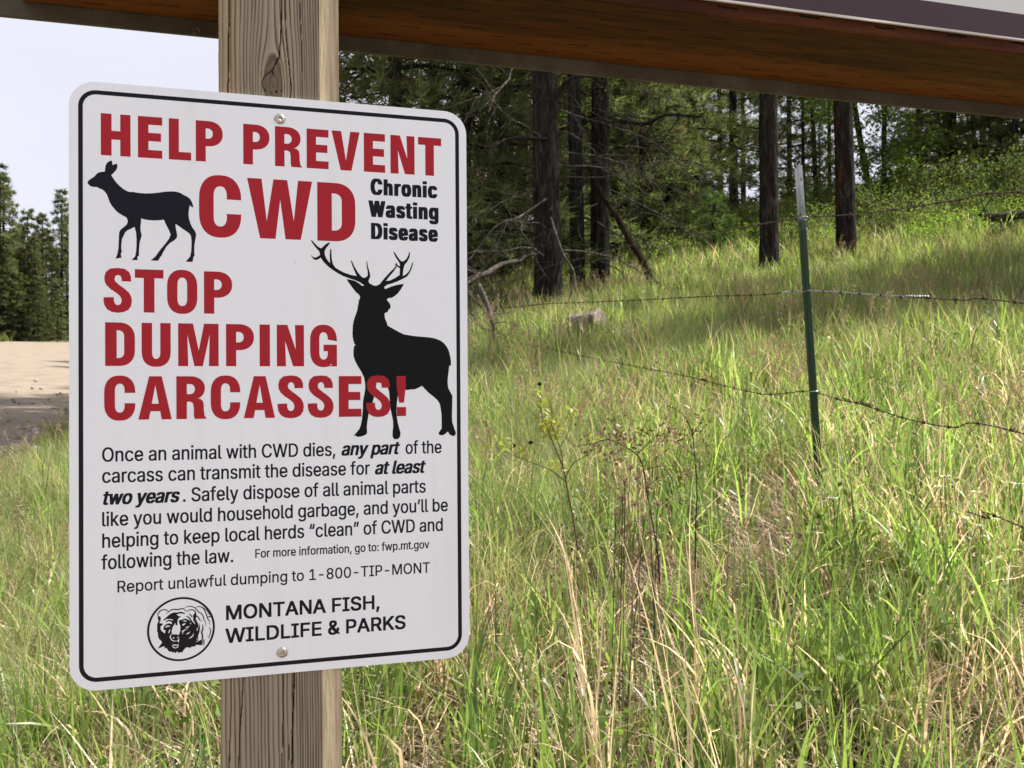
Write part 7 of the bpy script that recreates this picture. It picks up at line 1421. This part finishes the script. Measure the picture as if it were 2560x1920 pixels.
dead2 = stem_plant('dead_shrub', 'second dark stem with withered leaves standing further right', 'plant', D3,
    [([(1502, 1230, 0), (1503, 1130, 0), (1506, 1060, 0), (1502, 1000, 0), (1496, 940, 0), (1486, 912, 0), (1470, 890, .02), (1442, 876, .03)], 1.0), ([(1496, 940, 0), (1512, 915, 0), (1520, 900, 0)], .6), ([(1500, 985, 0), (1470, 960, 0), (1450, 950, 0)], .6)], DS, .0027)
leaf_sprays(dead2, 'withered_leaves', [(1508, 905), (1520, 915), (1500, 930), (1470, 935), (1450, 948), (1465, 960), (1520, 960), (1440, 930), (1505, 990)], D3, DRYLEAF, 17, .008, .018, 6)
# brown seed heads on thin stalks
SEED = leafy('seed_heads', (.16, .11, .075), (.34, .25, .18), (.4, .3, .2), trans=.15, tmul=1.0, rand=False)
rg = np.random.RandomState(15)
heads = [(1362, 1012), (1350, 1040), (1378, 1035), (1345, 1075), (1372, 1090), (1330, 1110), (1400, 1055), (1392, 1120), (1360, 1135), (1405, 1150), (1340, 1150), (1420, 1090)]
sh0 = None
for i, (x, y) in enumerate(heads):
    dp = 2.35 + rg.uniform(-.15, .15); c = np.array(at(x * 1.1573, y * 1.1573, dp)); zb = gz(c[0], c[1])
    o = empty('seed_stalk', (c[0], c[1], zb), 0, 'brown star shaped seed head on a thin dry stalk below the dark arching stem', 'plant', 'dry seed stalks in the foreground')
    h = c[2] - zb; a = Acc(); off = rg.normal(0, .04, 2)
    tube(a, catmull([(off[0], off[1], 0), (off[0] * .5, off[1] * .5, h * .5), (0, 0, h)], 4), .0012, 4, cap=False)
    link('stalk', a.mesh('stalk'), DS if i % 2 else SEED, o)
    a = Acc(); D_ = rg.normal(0, 1, (1, 3)); needles(a, rg, np.zeros((1, 3)) + [0, 0, h], np.array([[0, 0, 1.0]]), 34, .018, .004, 1.0, 0)
    link('seed_head', a.mesh('seed_head'), SEED, o)
# white yarrow on the right
WHT = leafy('white_petals', (.62, .62, .58), (.8, .8, .76), (.8, .8, .76), trans=.2, tmul=1.0, rand=False)
yar = [(2088, 1118), (2112, 1062), (2030, 1050), (2062, 1046), (2180, 1042), (2150, 1120), (2040, 1028), (2120, 1135), (1800, 1075), (2205, 1045)]
for i, (x, y) in enumerate(yar):
    dp = 2.9 + rg.uniform(-.2, .2); c = np.array(at(x * 1.1573, y * 1.1573, dp)); zb = gz(c[0], c[1]); h = max(.08, c[2] - zb)
    o = empty('yarrow', (c[0], c[1], c[2] - h), 0, 'small flat white flower head on a thin stalk in the grass at right', 'flower', 'small white flowers in the grass')
    a = Acc(); tube(a, [(0, 0, -.02), (.01, 0, h * .5), (0, 0, h)], .0012, 4, cap=False); link('stalk', a.mesh('stalk'), DS, o)
    a = Acc(); th = rg.rand(16) * 6.28; r_ = .017 * np.sqrt(rg.rand(16)); leaves(a, rg, np.stack([r_ * np.cos(th), r_ * np.sin(th), np.full(16, h)], 1), .006, 3); link('flower_head', a.mesh('flower_head'), WHT, o)
# standing bunches of broad dry leaves that show singly in the foreground
def dry_bunch(label, xb, yb, xt, yt, depth, n, seed, wid=(.005, .011)):
    rg_ = np.random.RandomState(seed); b = at(xb * 1.1573, yb * 1.1573, depth); zb = gz(b.x, b.y)
    t_ = at(xt * 1.1573, yt * 1.1573, depth); h = t_.z - zb
    o = empty('dry_grass_bunch', (b.x, b.y, zb), 0, label, 'dry grass', 'standing bunches of dry grass')
    a = Acc(); lean = ((t_.x - b.x) / h, 0)
    blades(a, rg_, n // 3, .02, (h * .75, h * 1.12), wid, (.05, .6), (.85, 1), 10, lean=lean, curl=.3)
    blades(a, rg_, n // 2, .04, (h * .4, h * .9), wid, (.8, 3.0), (.85, 1), 10, lean=lean, curl=.8)
    link('leaves', a.mesh('leaves'), GREEN, o)
for args in [('tall reddish tan bunch right of the rose stem', 1285, 1230, 1195, 965, 2.2, 16, 1), ('tan bunch in the middle leaning left', 1520, 1560, 1445, 1090, 1.75, 16, 2), ('pale bunch low beside the sign corner', 1290, 1530, 1255, 1200, 1.7, 14, 3), ('bunch below the fence post', 1600, 1450, 1560, 1230, 2.0, 12, 4),
             ('dry bunch right of centre with curled tips', 1510, 1330, 1520, 1000, 2.35, 12, 5), ('bunch at the lower middle', 1640, 1620, 1600, 1330, 1.6, 12, 6), ('dry bunch left of the wooden post', 300, 1640, 280, 1510, 1.6, 12, 7), ('pale dry bunch in the lower left corner', 60, 1600, 50, 1440, 1.7, 12, 8), ('dry bunch right of the wooden post', 860, 1650, 840, 1480, 1.6, 10, 9), ('dry bunch at the lower right', 2080, 1560, 2030, 1380, 1.75, 12, 10)]:
    dry_bunch(*args)
